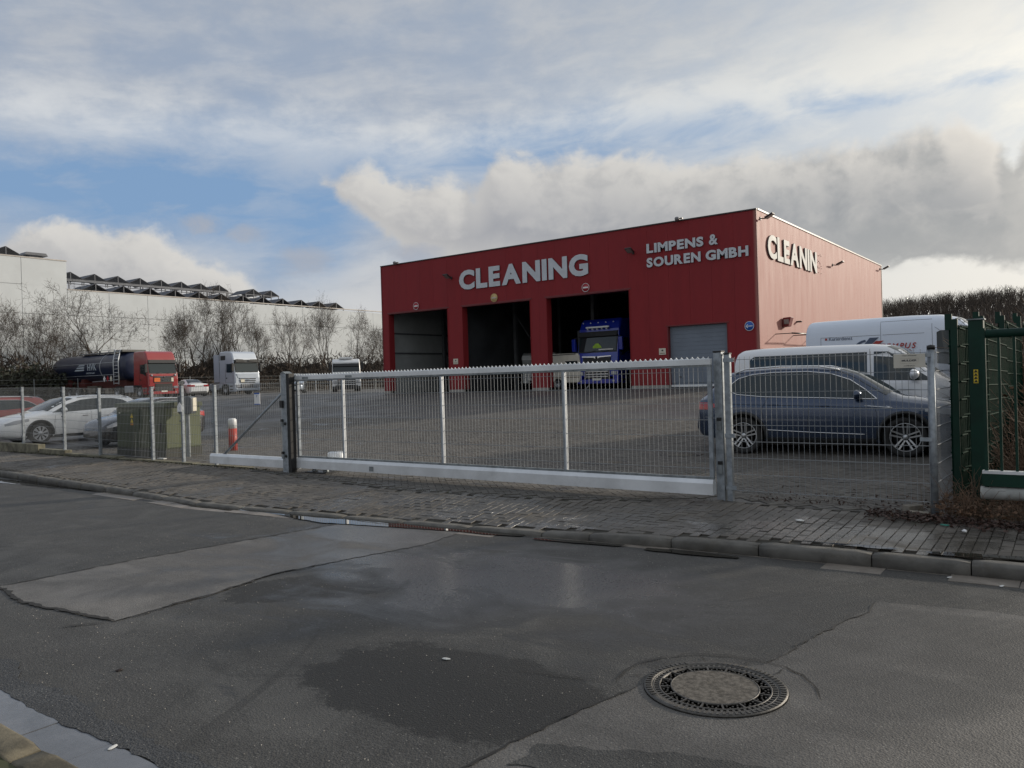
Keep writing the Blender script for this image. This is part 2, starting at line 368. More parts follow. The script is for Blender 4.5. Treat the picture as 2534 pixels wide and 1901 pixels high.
def textobj(name,s,size,depth,m,parent,origin,xdir,ydir,bold=.0,shear=0.,mirror=False,squeeze=1.,spacing=None,align='L',part='letter'):
    """raised lettering, one mesh per letter; origin = lower left, xdir/ydir world axes of the line"""
    X=Vector(xdir).normalized(); Y=Vector(ydir).normalized(); Z=X.cross(Y)
    pen=0; objs=[]; sp=spacing if spacing is not None else size*.10
    items=[]
    for ch in s:
        if ch==' ': pen+=size*.32*squeeze; continue
        cu=bpy.data.curves.new('t','FONT'); cu.body=ch; cu.size=size*1.40; cu.extrude=depth/2; cu.offset=bold*size; cu.shear=shear; cu.resolution_u=4
        to=bpy.data.objects.new('t',cu); COL.objects.link(to)
        dg=bpy.context.evaluated_depsgraph_get(); me=bpy.data.meshes.new_from_object(to.evaluated_get(dg))
        bpy.data.objects.remove(to); bpy.data.curves.remove(cu)
        co=np.array([v.co[:] for v in me.vertices]); x0,x1=co[:,0].min(),co[:,0].max()
        for v in me.vertices: v.co.x=(v.co.x-x0)*squeeze
        w=(x1-x0)*squeeze; items.append((me,pen,w)); pen+=w+sp
    tot=pen-sp; off=0 if align=='L' else (-tot/2 if align=='C' else -tot)
    M3=Matrix((X,Y,Z)).transposed().to_4x4()
    for me,p,w in items:
        me.materials.clear(); me.materials.append(m)
        o=bpy.data.objects.new(part,me); COL.objects.link(o)
        M=Matrix.Translation(Vector(origin)+X*(p+off))@M3
        if parent is not None: o.parent=parent
        o.matrix_basis=M
        objs.append((o,M))
    return objs,tot
def joined_text(s,size,depth,m,parent,origin,xdir,ydir,name='lettering',**k):
    objs,tot=textobj('t',s,size,depth,m,None,origin,xdir,ydir,**k)
    mb=MB()
    for o,M in objs:
        mb.add([(M@v.co)[:] for v in o.data.vertices],[list(p.vertices) for p in o.data.polygons])
        bpy.data.objects.remove(o)
    return mb.obj(name,m,parent)

def sst(x,a,b):
    t=np.clip((np.asarray(x,float)-a)/(b-a),0,1); return t*t*(3-2*t)
def lot_z(x,y):
    """height of the yard: flat by the gate, rising to the hall forecourt"""
    y=np.asarray(y,float); x=np.asarray(x,float)
    z=.95*np.clip((y-15.)/18.,0,1)
    return z+0*x
KX=[-60,-30,-19,-14,-11,-9,-7,-5.4,-3.8,-2,0,3,8,30]; KY=[7.35,7.25,7.08,6.85,6.72,6.88,7.08,7.2,7.38,7.5,7.62,7.74,7.85,8.2]
KZ=[-.08,-.08,-.08,-.10,-.155,-.165,-.165,-.16,-.10,-.085,-.08,-.08,-.08,-.08]
def kerb_y(x): return np.interp(x,KX,KY)
def kerb_z(x): return np.interp(x,KX,KZ)
BX=[-60,-24,-13,-11.1,-8.,-5.7,-3.9,-1.5,0,3,30]; BY=[9.3,9.22,9.12,8.75,8.35,8.62,9.32,9.3,9.3,9.3,9.3]
def inner_y(x): return np.interp(x,BX,BY)
def walk_z(x,y):
    k=kerb_y(x)+.16; t=np.clip((y-k)/(inner_y(x)-k),0,1); return kerb_z(x)*(1-t)
ROAD=-.2

# base terrain sheet (earth) reaching the horizon, below everything
EARTH=mat('earth',(.10,.085,.06),.95,var=.3,vs=.6,bump=.5,bs=8)
GRASS=mat('winter grass',(.07,.075,.03),.95,var=.35,vs=1.,bump=.6,bs=20)
def ground():
    xs=np.array([-900,-400,-200,-120,-100,-90,-84,-60,-30,0,30,100,300,900.]); ys=np.array([-600,-200,-60,-10,8.6,9.0,15,20,25,33,60,100,150,300,900.])
    P=np.zeros((len(xs),len(ys),3))
    for i,x in enumerate(xs):
        for j,y in enumerate(ys):
            z=float(lot_z(x,y))-.06 if y>=9 else -.34
            if y>150: z=.9
            P[i,j]=(x,y,z-.03)
    o=MB().grid(P).obj('ground',EARTH); tag(o,kind='structure')
ground()
ROADM=asphalt_mat('road asphalt',(.070,.068,.064),patches=True)
def road():
    mb=MB(); xs=np.linspace(-60,30,91)
    P=np.array([[(x,y_,ROAD) for y_ in (1.95,3.,4.5,6.,float(kerb_y(x))-.02)] for x in xs]); mb.grid(P,smooth=False)
    o=mb.obj('road',ROADM,fix=False); tag(o,kind='structure'); return o
ROADO=road()
def ragged(pts,amp,step=.06,seed=1,closed=True):
    r=np.random.RandomState(seed); out=[]; n=len(pts)
    for i in range(n if closed else n-1):
        a=np.array(pts[i],float); b=np.array(pts[(i+1)%n],float); L=np.linalg.norm(b-a); k=max(1,int(L/step)); nrm=np.array([-(b-a)[1],(b-a)[0]])/max(L,1e-6)
        w=0
        for j in range(k):
            t=j/k; w=.6*w+r.normal()*amp; e=math.sin(pi*t)**.3 if 0<t<1 else 0
            out.append(a+(b-a)*t+nrm*w*e)
    return out
def sheet(pts,z,name,m,parent=None,kind=None,thick=0.):
    import bmesh
    bm=bmesh.new(); vs=[bm.verts.new((p[0],p[1],z)) for p in pts]; f=bm.faces.new(vs)
    if f.normal.z<0: f.normal_flip()
    bm.normal_update()
    if bm.faces[:][0].normal.z<0: bmesh.ops.reverse_faces(bm,faces=bm.faces)
    bmesh.ops.triangulate(bm,faces=bm.faces[:])
    me=bpy.data.meshes.new(name); bm.to_mesh(me); bm.free(); me.materials.append(m)
    o=bpy.data.objects.new(name,me); COL.objects.link(o)
    if parent is not None: o.parent=parent
    if kind: o['kind']=kind
    return o
PALE=asphalt_mat('patched asphalt, pale',(.135,.128,.120),.9,.75)
DARK=asphalt_mat('patched asphalt, dark coarse',(.062,.064,.067),.35,1.5)
MIDP=asphalt_mat('patched asphalt, grey',(.118,.112,.105),.75,.8)
CRACK=mat('open crack',(.02,.02,.02),.95,var=.1)
CRACKF=mat('sealed joint',(.035,.034,.032),.8,var=.2)
def crack(pts,w,name='crack',seed=3,amp=.012,step=.05,m=None,z=ROAD+.009,parent=None):
    q=ragged(pts,amp,step,seed,closed=False)+[np.array(pts[-1],float)]
    q=np.array(q); r=np.random.RandomState(seed+9); n=len(q); P=np.zeros((n,2,3))
    for i in range(n):
        d=q[min(i+1,n-1)]-q[max(i-1,0)]; d/=np.linalg.norm(d)+1e-9; nn=np.array([-d[1],d[0]]); ww=w*(.35+r.rand())*(min(1,i/3+.2))*(min(1,(n-1-i)/3+.1))
        P[i,0]=(*(q[i]+nn*ww/2),z); P[i,1]=(*(q[i]-nn*ww/2),z)
    return MB().grid(P,smooth=False).obj(name,m or CRACK,parent or ROADO)
def road_details():
    L=[(-8.15,3.0),(-8.1,4.3),(-7.7,6.85),(-7.68,6.98),(-6.0,7.12),(-5.9,6.3),(-6.15,5.2),(-6.25,4.6),(-6.12,3.9),(-6.1,3.02),(-6.6,2.98),(-7.3,2.88)]
    sheet(ragged(L,.012,.07,2),ROAD+.004,'asphalt_patch',PALE,ROADO)
    crack([(-8.15,3.0),(-8.1,4.3),(-7.7,6.9)],.035,seed=4,m=CRACKF)
    crack([(-8.1,2.98),(-7.3,2.88),(-6.6,2.97),(-6.08,3.02)],.045,seed=5)
    crack([(-6.08,3.02),(-6.12,3.9),(-6.25,4.6),(-6.15,5.2)],.028,seed=6)
    crack([(-6.3,2.72),(-6.1,2.99)],.03,seed=7)
    L=[(-2.36,1.95),(-2.35,2.72),(-2.27,3.3),(-2.12,4.0),(-2.02,4.32),(-1.64,4.68),(-1.42,5.9),(-1.34,6.43),(-.6,6.55),(.3,6.5),(1.5,6.6),(1.6,1.95)]
    sheet(ragged(L,.008,.06,5),ROAD+.004,'asphalt_patch',MIDP,ROADO)
    crack([(-2.36,1.98),(-2.35,2.72),(-2.27,3.3),(-2.12,4.0)],.02,seed=8)
    crack([(-1.64,4.68),(-1.42,5.9),(-1.36,6.43)],.014,seed=12,m=CRACKF)
    for k,y in enumerate((2.95,)):
        L=[(-2.2,3.1),(-1.75,3.3),(-1.0,3.55),(-.2,3.75),(.6,3.9),(.6,3.6),(-.3,3.38),(-1.1,3.12),(-1.8,2.95),(-2.2,2.85)]
        sheet(ragged(L,.018,.05,21),ROAD+.008,'asphalt_patch',ASPH2,ROADO)
        L=[(-2.25,2.5),(-1.5,2.75),(-.9,2.9),(-.9,2.75),(-1.5,2.55),(-2.25,2.3)]
        sheet(ragged(L,.018,.05,22),ROAD+.008,'asphalt_patch',ASPH2,ROADO)
    # circular cracks round the manhole
    c=(-1.74,4.2)
    a=[(c[0]+.55*math.cos(t),c[1]+.55*math.sin(t)) for t in np.linspace(R(15),R(205),14)]
    crack(a,.011,seed=15,amp=.012)
    for t in (185,165,150,120,85,60):
        t=R(t); crack([(c[0]+.40*math.cos(t),c[1]+.40*math.sin(t)),(c[0]+.54*math.cos(t+.08),c[1]+.54*math.sin(t+.08))],.012,seed=int(t*10)+30,amp=.01,step=.03)
    crack([(-2.24,3.98),(-2.9,3.8)],.008,seed=41)
ASPH2=asphalt_mat('worn asphalt',(.062,.061,.058),.8,1.)
road_details()
# narrow darker edge strip + wet gutter on the near side
def near_gutter():
    m,T,b=newmat('wet concrete gutter'); pos=V(T,T.node('ShaderNodeNewGeometry').outputs['Position'])
    n=T.noise(pos,2.,6,.6,.5); f=T.noise(pos,40,4,.6)
    T.set(b.inputs['Base Color'],T.mix(T.sstep(n,.35,.65),(.10,.105,.115),(.16,.165,.18))); T.set(b.inputs['Roughness'],T.lin(f,.3,.7,.16,.34)+T.sstep(n,.5,.7)*.15)
    T.set(b.inputs['Normal'],T.bump(f,.12,.004)); MATS['gutter wet']=m
    g=empty('gutter'); g['kind']='structure'
    x=-14.
    k=0
    while x<2:
        mb=MB().box(x,x+.494,1.66,1.955,ROAD-.1,ROAD+.002+rng.rand()*.003); o=mb.obj('gutter_slab',m,g); x+=.5; k+=1
    # crumbling edge of the asphalt against the gutter
    pts=[(xx,1.94+.02*math.sin(xx*3)+rng.normal()*.006) for xx in np.arange(-14,2,.06)]
    w_=np.convolve(rng.rand(len(pts)+6),np.ones(7)/7,'valid'); mb=MB(); P=np.array([[(p[0],p[1],ROAD+.006),(p[0],p[1]+.04+.28*w_[i]+.02*rng.rand(),ROAD+.006)] for i,p in enumerate(pts)]); mb.grid(P,smooth=False); o=mb.obj('asphalt_edge',DARK,ROADO)
near_gutter()
STONE=mat('kerb concrete',(.115,.110,.100),.85,var=.28,vs=5.,bump=.7,bs=70,dirt=.55)
MOSSK=mat('mossy kerb concrete',(.115,.10,.07),.9,var=.5,vs=6.,bump=.8,bs=50,dirt=.5)
def kerbstone(L,w,h,r,seed):
    rr=np.random.RandomState(seed); mb=MB(); n=6
    prof=[(0,-.14),(w,-.14),(w,h-.004),(w-.01,h)]+[(r-r*math.sin(t),h-r+r*math.cos(t)) for t in np.linspace(0,pi/2,6)]
    ks=9; P=[]
    for i in range(ks):
        x=i*L/(ks-1); e=.012 if i in (0,ks-1) else 0
        P.append([(x,y+rr.normal()*.0018+(e if y<.02 else 0),z+rr.normal()*.0018-(e if z>h-.02 else 0)) for y,z in prof])
    mb.grid(P,cu=True); k=len(prof); mb.f+= [list(range(k)),[ (ks-1)*k+j for j in range(k)][::-1]]; mb.m+=[0,0]; mb.sm+=[False,False]
    return mb
def kerbs():
    root=empty('kerb'); root['kind']='structure'
    x=-40.; i=0; edges=[]
    # joints measured along the street
    xs=[-40+k*1.0 for k in range(36)]+[-4.42,-3.5,-2.62,-1.62,-.85,.15,1.15,2.15,3.15,4.15]
    for a,b in zip(xs[:-1],xs[1:]):
        ya,yb=float(kerb_y(a)),float(kerb_y(b)); za,zb=float(kerb_z(a)),float(kerb_z(b)); L=math.hypot(b-a,yb-ya)-.010
        me=kerbstone(L,.15,0,.045,i).mesh('kerb_stone',STONE)
        o=bpy.data.objects.new('kerb_stone',me); COL.objects.link(o); o.parent=root
        o.location=(a,ya,za+rng.normal()*.004); o.rotation_euler=(rng.normal()*.01,-math.atan2(zb-za,L),math.atan2(yb-ya,b-a)+rng.normal()*.004); i+=1
    x=-10
    root2=empty('near_kerb'); root2['kind']='structure'
    for k in range(14):
        me=kerbstone(.985,.16,0,.03,k+80).mesh('kerb_stone',MOSSK); o=bpy.data.objects.new('kerb_stone',me); COL.objects.link(o); o.parent=root2
        o.location=(x+k*1.0+.99,1.65,ROAD+.11); o.rotation_euler=(0,0,pi)
    P=[[(xx,1.49,ROAD+.095),(xx,-8,ROAD+.1)] for xx in np.linspace(-30,15,10)]
    v=MB().grid(P,smooth=False).obj('verge',GRASS,fix=False); v['kind']='structure'
kerbs()
# gutter slabs against the far kerb
GUT=mat('gutter slab concrete',(.20,.175,.15),.5,var=.25,vs=4.,bump=.3,bs=60,dirt=.4)
def far_gutter():
    g=empty('street_gutter'); g['kind']='structure'
    for a in np.arange(-14,2.5,.5):
        b=a+.492; w=.24
        ya,yb=float(kerb_y(a))+.01,float(kerb_y(b))+.01; z=ROAD-.004+rng.rand()*.012
        v=[(a,ya-w,z-.0),(b,yb-w,z-.0),(b,yb,z+.002),(a,ya,z+.002)]; v+=[(p[0],p[1],z-.1) for p in v]
        MB().add(v,[(0,1,2,3),(0,4,5,1),(1,5,6,2),(2,6,7,3),(3,7,4,0),(4,7,6,5)]).obj('gutter_slab',GUT,g)
far_gutter()
def water_mat():
    m,T,b=newmat('puddle water'); pos=V(T,T.node('ShaderNodeNewGeometry').outputs['Position'])
    b.inputs['Base Color'].default_value=(.028,.026,.022,1); b.inputs['Roughness'].default_value=.015; b.inputs['IOR'].default_value=1.33; b.inputs['Specular IOR Level'].default_value=.9
    T.set(b.inputs['Normal'],T.bump(T.noise(pos,3.,2,.5),.02,.01)); return m
WATER=water_mat()
def puddles():
    def pud(pts,z,amp=.012,seed=1):
        o=sheet(ragged(pts,amp,.05,seed),z,'puddle',WATER); o['kind']='structure'
    k=lambda x,d: (x,float(kerb_y(x))-d)
    pud([k(-11.6,.005),k(-11.0,.06),k(-10.2,.10),k(-9.4,.05),k(-9.0,.10),k(-8.6,.22),k(-8.0,.34),k(-7.2,.26),k(-6.6,.19),k(-6.0,.13),k(-5.6,.15),k(-5.2,.08),k(-5.2,-.0),k(-6.2,-.0),k(-7.2,.0),k(-8.2,.0),k(-9.2,.0),k(-10.2,.0),k(-11.,.0)],ROAD+.012,.006,51)
    pud([k(-5.0,.17),k(-4.5,.19),k(-4.0,.16),k(-3.9,.10),k(-4.4,.08),k(-5.0,.12)],ROAD+.012,.006,52)
    pud([k(-3.7,.22),k(-3.2,.235),k(-2.75,.2),k(-2.75,.13),k(-3.2,.09),k(-3.7,.12)],ROAD+.012,.006,53)
    pud([k(-16.5,.3),k(-15.,.1),k(-14.2,.04),k(-15.2,.0),k(-17.,.02),k(-19.,.2),k(-18.,.5)],ROAD+.006,.02,54)
    # on the pavement, behind the kerb stones
    z0=float(kerb_z(-.6))
    pud([(-1.35,7.74),(-1.1,7.84),(-.8,7.88),(-.4,7.95),(.2,7.98),(.8,7.98),(.9,7.82),(0,7.79),(-.6,7.76),(-1.,7.71)],z0+.018,.01,55)
    pud([(-2.35,7.70),(-2.1,7.76),(-1.75,7.80),(-1.45,7.79),(-1.5,7.72),(-1.9,7.68)],z0+.019,.012,56)
puddles()

# ---------------------------------------------------------------- paving
PAVE=paver_mat('pavement block',(.125,.113,.098))
PAVEY=paver_mat('yard block',(.100,.092,.081),False,-.02)
def unit_paver(L,W,seed):
    rr=np.random.RandomState(seed); e=.0012; h=.0; mb=MB()
    a,b=L/2-.0035,W/2-.0035
    top=[(-a+e,-b+e,h),(a-e,-b+e,h),(a-e,b-e,h),(-a+e,b-e,h)]; mid=[(-a,-b,h-.003),(a,-b,h-.003),(a,b,h-.003),(-a,b,h-.003)]; bot=[(x,y,-.03) for x,y,_ in mid]
    return top+mid+bot
PF=[(0,1,2,3)]+[(4+i,4+(i+1)%4,(i+1)%4,i) for i in range(4)]+[(8+i,8+(i+1)%4,4+(i+1)%4,4+i) for i in range(4)]
def pavers_joined(lst,name,m,parent):
    """lst of (x,y,ang,L,W,z,tilt)"""
    n=len(lst); A=np.array(lst,float); B={}
    V_=np.zeros((n,12,3))
    base=np.array(unit_paver(.2,.1,0)); 
    c,s_=np.cos(A[:,2]),np.sin(A[:,2]); lx=base[:,0][None,:]*np.ones((n,1)); ly=base[:,1][None,:]*np.ones((n,1))
    # stretch to the wanted size keeping the joint
    lx=np.sign(lx)*(np.abs(lx)+(A[:,3,None]-.2)/2); ly=np.sign(ly)*(np.abs(ly)+(A[:,4,None]-.1)/2)
    V_[:,:,0]=A[:,0,None]+lx*c[:,None]-ly*s_[:,None]; V_[:,:,1]=A[:,1,None]+lx*s_[:,None]+ly*c[:,None]
    V_[:,:,2]=base[None,:,2]+A[:,5,None]+lx*A[:,6,None]+ly*A[:,7,None]
    F=(np.array(PF)[None]+12*np.arange(n)[:,None,None]).reshape(-1,4)
    me=bpy.data.meshes.new(name); me.from_pydata(V_.reshape(-1,3).tolist(),[],F.tolist()); me.materials.append(m)
    at=me.attributes.new('tone','FLOAT','FACE'); at.data.foreach_set('value',np.repeat(rng.rand(n),9).astype(np.float32)); me.update()
    o=bpy.data.objects.new(name,me); COL.objects.link(o)
    if parent is not None: o.parent=parent
    o['kind']='stuff'; return o
def herring(x0,x1,y0,y1,ang,keep,u=.1):
    """90 degree herringbone, turned by ang, cells of size u"""
    out=[]; cx,cy=(x0+x1)/2,(y0+y1)/2; ca,sa=math.cos(ang),math.sin(ang); rad=math.hypot(x1-x0,y1-y0)/2; n=int(rad/u)+2
    for i in range(-n,n):
        for j in range(-n,n):
            d=(i-j)%4
            if d==0: lx,ly,a=(i+1)*u,(j+.5)*u,0.
            elif d==3: lx,ly,a=(i+.5)*u,(j+1)*u,pi/2
            else: continue
            X=cx+lx*ca-ly*sa; Y=cy+lx*sa+ly*ca
            if x0<X<x1 and y0<Y<y1 and keep(X,Y): out.append((X,Y,a+ang))
    return out
def paving():
    pv=empty('pavement'); pv['kind']='structure'
    # bed sheet under the blocks
    xs=np.linspace(-40,12,105); P=[[(x,float(kerb_y(x))+.14+t*(float(inner_y(x))-float(kerb_y(x))-.14),float(walk_z(x,float(kerb_y(x))+.14+t*(float(inner_y(x))-float(kerb_y(x))-.14)))-.016) for t in np.linspace(0,1,6)] for x in xs]
    bed=MB().grid(P,smooth=False).obj('sand_bed',mat('joint sand',(.045,.042,.034),.95,var=.4,vs=9.),pv,fix=False)
    lst=[]
    def kerbok(x,y): return kerb_y(x)+.20<y<inner_y(x)-.06
    for X,Y,a in herring(-14,-3.6,6.8,9.3,0.,lambda x,y:kerbok(x,y)): lst.append((X,Y,a,.2,.1))
    # stretcher courses: left of the gateway and to the right of it
    for (xa,xb) in ((-32,-14),(-3.6,6.)):
        i=0
        for x in np.arange(xa+.05,xb,.1):
            i+=1
            for y in np.arange(6.8+(.1 if i%2 else 0),9.4,.2):
                if kerbok(x,y-.04): lst.append((x,y,pi/2,.2,.1))
    full=[]
    for X,Y,a,L,W in lst:
        z=float(walk_z(X,Y)); dzdy=-float(kerb_z(X))/(float(inner_y(X))-float(kerb_y(X))-.16)
        ca,sa=math.cos(a),math.sin(a); bumpz=.006*math.sin(X*1.7+Y*2.3)+.004*math.sin(X*4.1-Y*3.)
        full.append((X,Y,a,L,W,z+bumpz+rng.normal()*.0016,dzdy*sa+rng.normal()*.010,dzdy*ca+rng.normal()*.012))
    full=[f for f in full if f[0]>-26]
    full.sort(key=lambda f:math.hypot(f[0],f[1]))
    inview=[f for f in full if f[0]<.35 and math.degrees(math.atan2(f[0],f[1]))<-2.6]
    near=inview[:298]; ids=set(id(f) for f in near)
    rest=[f for f in full if id(f) not in ids]
    me=bpy.data.meshes.new('paving_stone'); me.from_pydata(unit_paver(.2,.1,0),[],PF); me.materials.append(PAVE); me.update()
    for f in near:
        o=bpy.data.objects.new('paving_stone',me); COL.objects.link(o); o.parent=pv
        o.matrix_local=Matrix.Translation((f[0],f[1],f[5]))@Matrix.Rotation(f[2],4,'Z')@Matrix.Rotation(-f[6],4,'Y')@Matrix.Rotation(f[7],4,'X')
    pavers_joined(rest,'paving_stones',PAVE,pv)
    # edging row between pavement and yard, dark and sunken
    xs=np.arange(-13,-3.9,.25)
    e=empty('edging'); e['kind']='structure'; 
    DK=mat('dirty edging',(.06,.055,.048),.8,var=.4,vs=5.,bump=.6,bs=50)
    for a in np.arange(-12.8,2.,.5):
        b=a+.49; ya,yb=float(inner_y(a)),float(inner_y(b)); z=-.012+rng.rand()*.01
        v=[(a,ya-.04,z),(b,yb-.04,z),(b,yb+.04,z),(a,ya+.04,z)]; v+=[(p[0],p[1],z-.08) for p in v]
        MB().add(v,[(0,1,2,3),(0,4,5,1),(1,5,6,2),(2,6,7,3),(3,7,4,0)]).obj('edging_stone',DK,e)
    # ---- yard
    yd=empty('yard'); yd['kind']='structure'
    ym=yard_mat(); xs=np.concatenate([np.linspace(-100,-30,15),np.linspace(-28,-1.2,16)]); ys=np.concatenate([np.linspace(9.2,15,4),np.linspace(17,33,9),[40,60,90]])
    P=[[(x,y if k>0 else max(float(inner_y(x)),8.2)-.02,float(lot_z(x,y))-.011) for k,y in enumerate(ys)] for x in xs]
    MB().grid(P,smooth=False).obj('yard_surface',ym,yd,fix=False)
    lst=[]
    for X,Y,a in herring(-24,-1.45,8.3,20.5,pi/4,lambda x,y:y>inner_y(x)+.1 and x>-24.+.0*y and (y<17 or x<-2)):
        lst.append((X,Y,a,.2,.1,float(lot_z(X,Y))+rng.normal()*.0016,rng.normal()*.008,rng.normal()*.008))
    # holes for the two inspection covers
    lst=[f for f in lst if min(math.hypot(f[0]+7.2,f[1]-12.62),math.hypot(f[0]+6.52,f[1]-14.35))>.40 and not(-4.0<f[0]<-3.4 and 9.25<f[1]<9.6)]
    # keep the sheet slope under each stone
    out=[]
    for f in lst:
        g=.0528 if f[1]>15 else 0.; a=f[2]; out.append((*f[:6],f[6]+g*math.sin(a),f[7]+g*math.cos(a)))
    pavers_joined(out,'yard_paving_stones',PAVEY,yd)
paving()

def yard_lines():
    m,T,b=newmat('worn white line'); pos=V(T,T.node('ShaderNodeNewGeometry').outputs['Position']); n=T.noise(pos,2.5,7,.75,.5)
    T.set(b.inputs['Base Color'],T.mix(T.sstep(n,.42,.6),(.13,.125,.12),(.27,.265,.25))); b.inputs['Roughness'].default_value=.7
    root=empty('yard_marking'); root['kind']='structure'
    for x,ya,yb in ((-31.5,23.5,32.6),(-26.8,17.6,32.4),(-21.9,26.,32.6)):
        ys=np.arange(ya,yb,1.); P=[[(x+.05*math.sin(y)-w,y,float(lot_z(x,y))-.005),(x+.05*math.sin(y)+w,y,float(lot_z(x,y))-.005)] for y in ys for w in (.06,)]
        MB().grid(P,smooth=False).obj('line',m,root,fix=False)
yard_lines()

# ---------------------------------------------------------------- red wash hall
def red_cladding():
    m,T,b=newmat('red coated metal cladding'); pos=V(T,T.node('ShaderNodeNewGeometry').outputs['Position']); x,y,z=T.sep(pos)
    n=T.noise(T.xyz(x*1.5,y*1.5,z*.25),1.5,6,.6); n2=T.noise(pos,.35,4,.6)
    oi=V(T,T.node('ShaderNodeObjectInfo').outputs['Random'])
    c=T.mix(T.sstep(n,.3,.7),(.220,.017,.021),(.255,.022,.026)); c=T.mix(oi*.35,c,(.25,.028,.034))
    gr=T.noise(T.xyz(x*3.,y*3.,z*.3),2.,6,.7); c=T.mix(T.sstep(z,2.2,1.0)*T.sstep(gr,.35,.7)*.45,c,(.07,.035,.03)); c=T.mix(T.sstep(gr,.62,.8)*.22,c,(.13,.03,.03))
    # sunlit gable: pale sheen of sun and sky mixed into the base colour
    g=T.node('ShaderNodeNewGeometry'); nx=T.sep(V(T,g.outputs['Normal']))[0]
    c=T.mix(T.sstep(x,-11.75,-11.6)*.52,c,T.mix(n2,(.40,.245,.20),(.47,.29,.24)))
    T.set(b.inputs['Base Color'],c); T.set(b.inputs['Roughness'],T.lin(n,.3,.7,.58,.68)); b.inputs['Specular IOR Level'].default_value=.28
    MATS['red']=m; return m
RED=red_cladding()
REDT=mat('dark red metal trim',(.16,.02,.022),.45,var=.15)
DKTRIM=mat('dark roof trim',(.04,.03,.03),.5,var=.2)
PALETRIM=mat('pale flashing',(.50,.46,.42),.4,var=.1)
PLINTH=mat('concrete plinth',(.30,.29,.27),.85,var=.2,vs=4.,bump=.4,bs=40,dirt=.5)
INNER=mat('grey sandwich panel inside',(.36,.385,.39),.6,var=.1,vs=1.)
STEEL=mat('painted interior steel',(.085,.09,.10),.5,var=.2)
LETW=mat('pale grey letter faces',(.55,.58,.62),.45,var=.06)
LETD=mat('dark letter sides',(.045,.045,.05),.6,var=.1)
BX0,BX1,BY0,BY1,BZ0,BZ1=-34.5,-11.56,33.8,58.8,.95,8.6
OPEN=[(-33.97,-29.28,5.72),(-28.22,-23.58,5.72),(-22.57,-17.78,5.72),(-15.86,-12.97,3.80)]
def hall():
    H=empty('wash_hall',(0,0,0),0,'large red metal clad wash hall with three tall open gates and CLEANING lettering','hall')
    P=H
    shared={}
    def panel(nm,dx,dy,dz,m):
        k=(round(dx,3),round(dy,3),round(dz,3),m.name)
        if k not in shared: shared[k]=MB().box(0,dx,0,dy,0,dz).mesh(nm,m)
        return shared[k]
    def put(nm,x0,x1,y0,y1,z0,z1,m=RED):
        o=bpy.data.objects.new(nm,panel(nm,x1-x0,y1-y0,z1-z0,m)); COL.objects.link(o); o.parent=P; o.location=(x0,y0,z0); return o
    # front: one panel per metre, cut round the openings; 7 mm joints
    cols=list(np.linspace(BX0,BX1,23)); g=.0022
    for a,b in zip(cols[:-1],cols[1:]):
        cuts=[(a,b)]
        xs=sorted(set([a,b]+[q for o in OPEN for q in o[:2] if a<q<b]))
        for u,v in zip(xs[:-1],xs[1:]):
            mid=(u+v)/2; zb=1.1
            for o in OPEN:
                if o[0]<mid<o[1]: zb=o[2]
            uu=u+(g if abs(u-a)<1e-6 else 0); vv=v-(g if abs(v-b)<1e-6 else 0)
            if vv-uu>.02: put('cladding_panel',uu,vv,BY0,BY0+.08,zb,BZ1)
    # east gable
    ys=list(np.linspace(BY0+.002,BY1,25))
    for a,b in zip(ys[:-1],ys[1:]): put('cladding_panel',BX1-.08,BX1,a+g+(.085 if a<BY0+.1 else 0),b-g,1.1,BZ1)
    # backing, other walls, roof
    mb=MB(); 
    mb.box(BX1-.14,BX1-.085,BY0+.09,BY1-.01,.9,BZ1-.02)
    mb.box(BX0,BX1-.15,BY1-.1,BY1,.9,BZ1-.02)
    mb.box(BX0,BX0+.1,BY0+.3,BY1-.12,.9,BZ1-.02)
    xsl=[BX0+.0]+[q for o in OPEN for q in o[:2]]+[BX1-.15]
    for i in range(0,len(xsl),2): mb.box(xsl[i]+.004,xsl[i+1]-.004,BY0+.084,BY0+.28,.95,BZ1-.02)
    for o in OPEN: mb.box(o[0]+.0,o[1]-.0,BY0+.086,BY0+.278,o[2]+.004,BZ1-.022)
    mb.obj('inner_wall',INNER,P)
    MB().box(BX0+.01,BX1-.01,BY0+.02,BY1-.02,BZ1-.015,BZ1+.06).obj('roof',mat('roof foil',(.16,.16,.16),.8),P)
    MB().box(BX0-.03,BX1+.02,BY0-.045,BY0+.12,BZ1+.003,BZ1+.055).obj('roof_edge',DKTRIM,P)
    MB().box(BX1-.12,BX1+.04,BY0+.125,BY1+.03,BZ1+.003,BZ1+.075).obj('roof_edge',PALETRIM,P)
    MB().box(BX1-.012,BX1+.012,BY0-.012,BY0+.012,1.1,BZ1).obj('corner_trim',REDT,P)
    MB().box(BX0-.03,BX0+.04,BY0-.02,BY0-.002,1.1,BZ1).obj('corner_trim',REDT,P)
    # reveals and pillars' red linings
    for o in OPEN[:3]:
        for x,s in ((o[0],-1),(o[1],1)):
            MB().box(min(x,x-.02*s),max(x,x-.02*s),BY0-.03,BY0+.42,1.1,o[2]).obj('gate_jamb',RED,P)
        MB().box(o[0]+.021,o[1]-.021,BY0-.028,BY0+.42,o[2]-.03,o[2]).obj('gate_head',REDT,P)
        MB().box(o[0]-.10,o[1]+.10,BY0-.022,BY0-.002,o[2]+.01,o[2]+.07).obj('drip_edge',REDT,P)
    # concrete plinths between the gates
    for a,b in ((BX0+.02,OPEN[0][0]-.0),(OPEN[0][1],OPEN[1][0]),(OPEN[1][1],OPEN[2][0]),(OPEN[2][1],OPEN[3][0]),(OPEN[3][1],BX1-.02)):
        MB().box(a+.004,b-.004,BY0-.05,BY0+.3,.70,1.095).obj('plinth',PLINTH,P,bevel=.01)
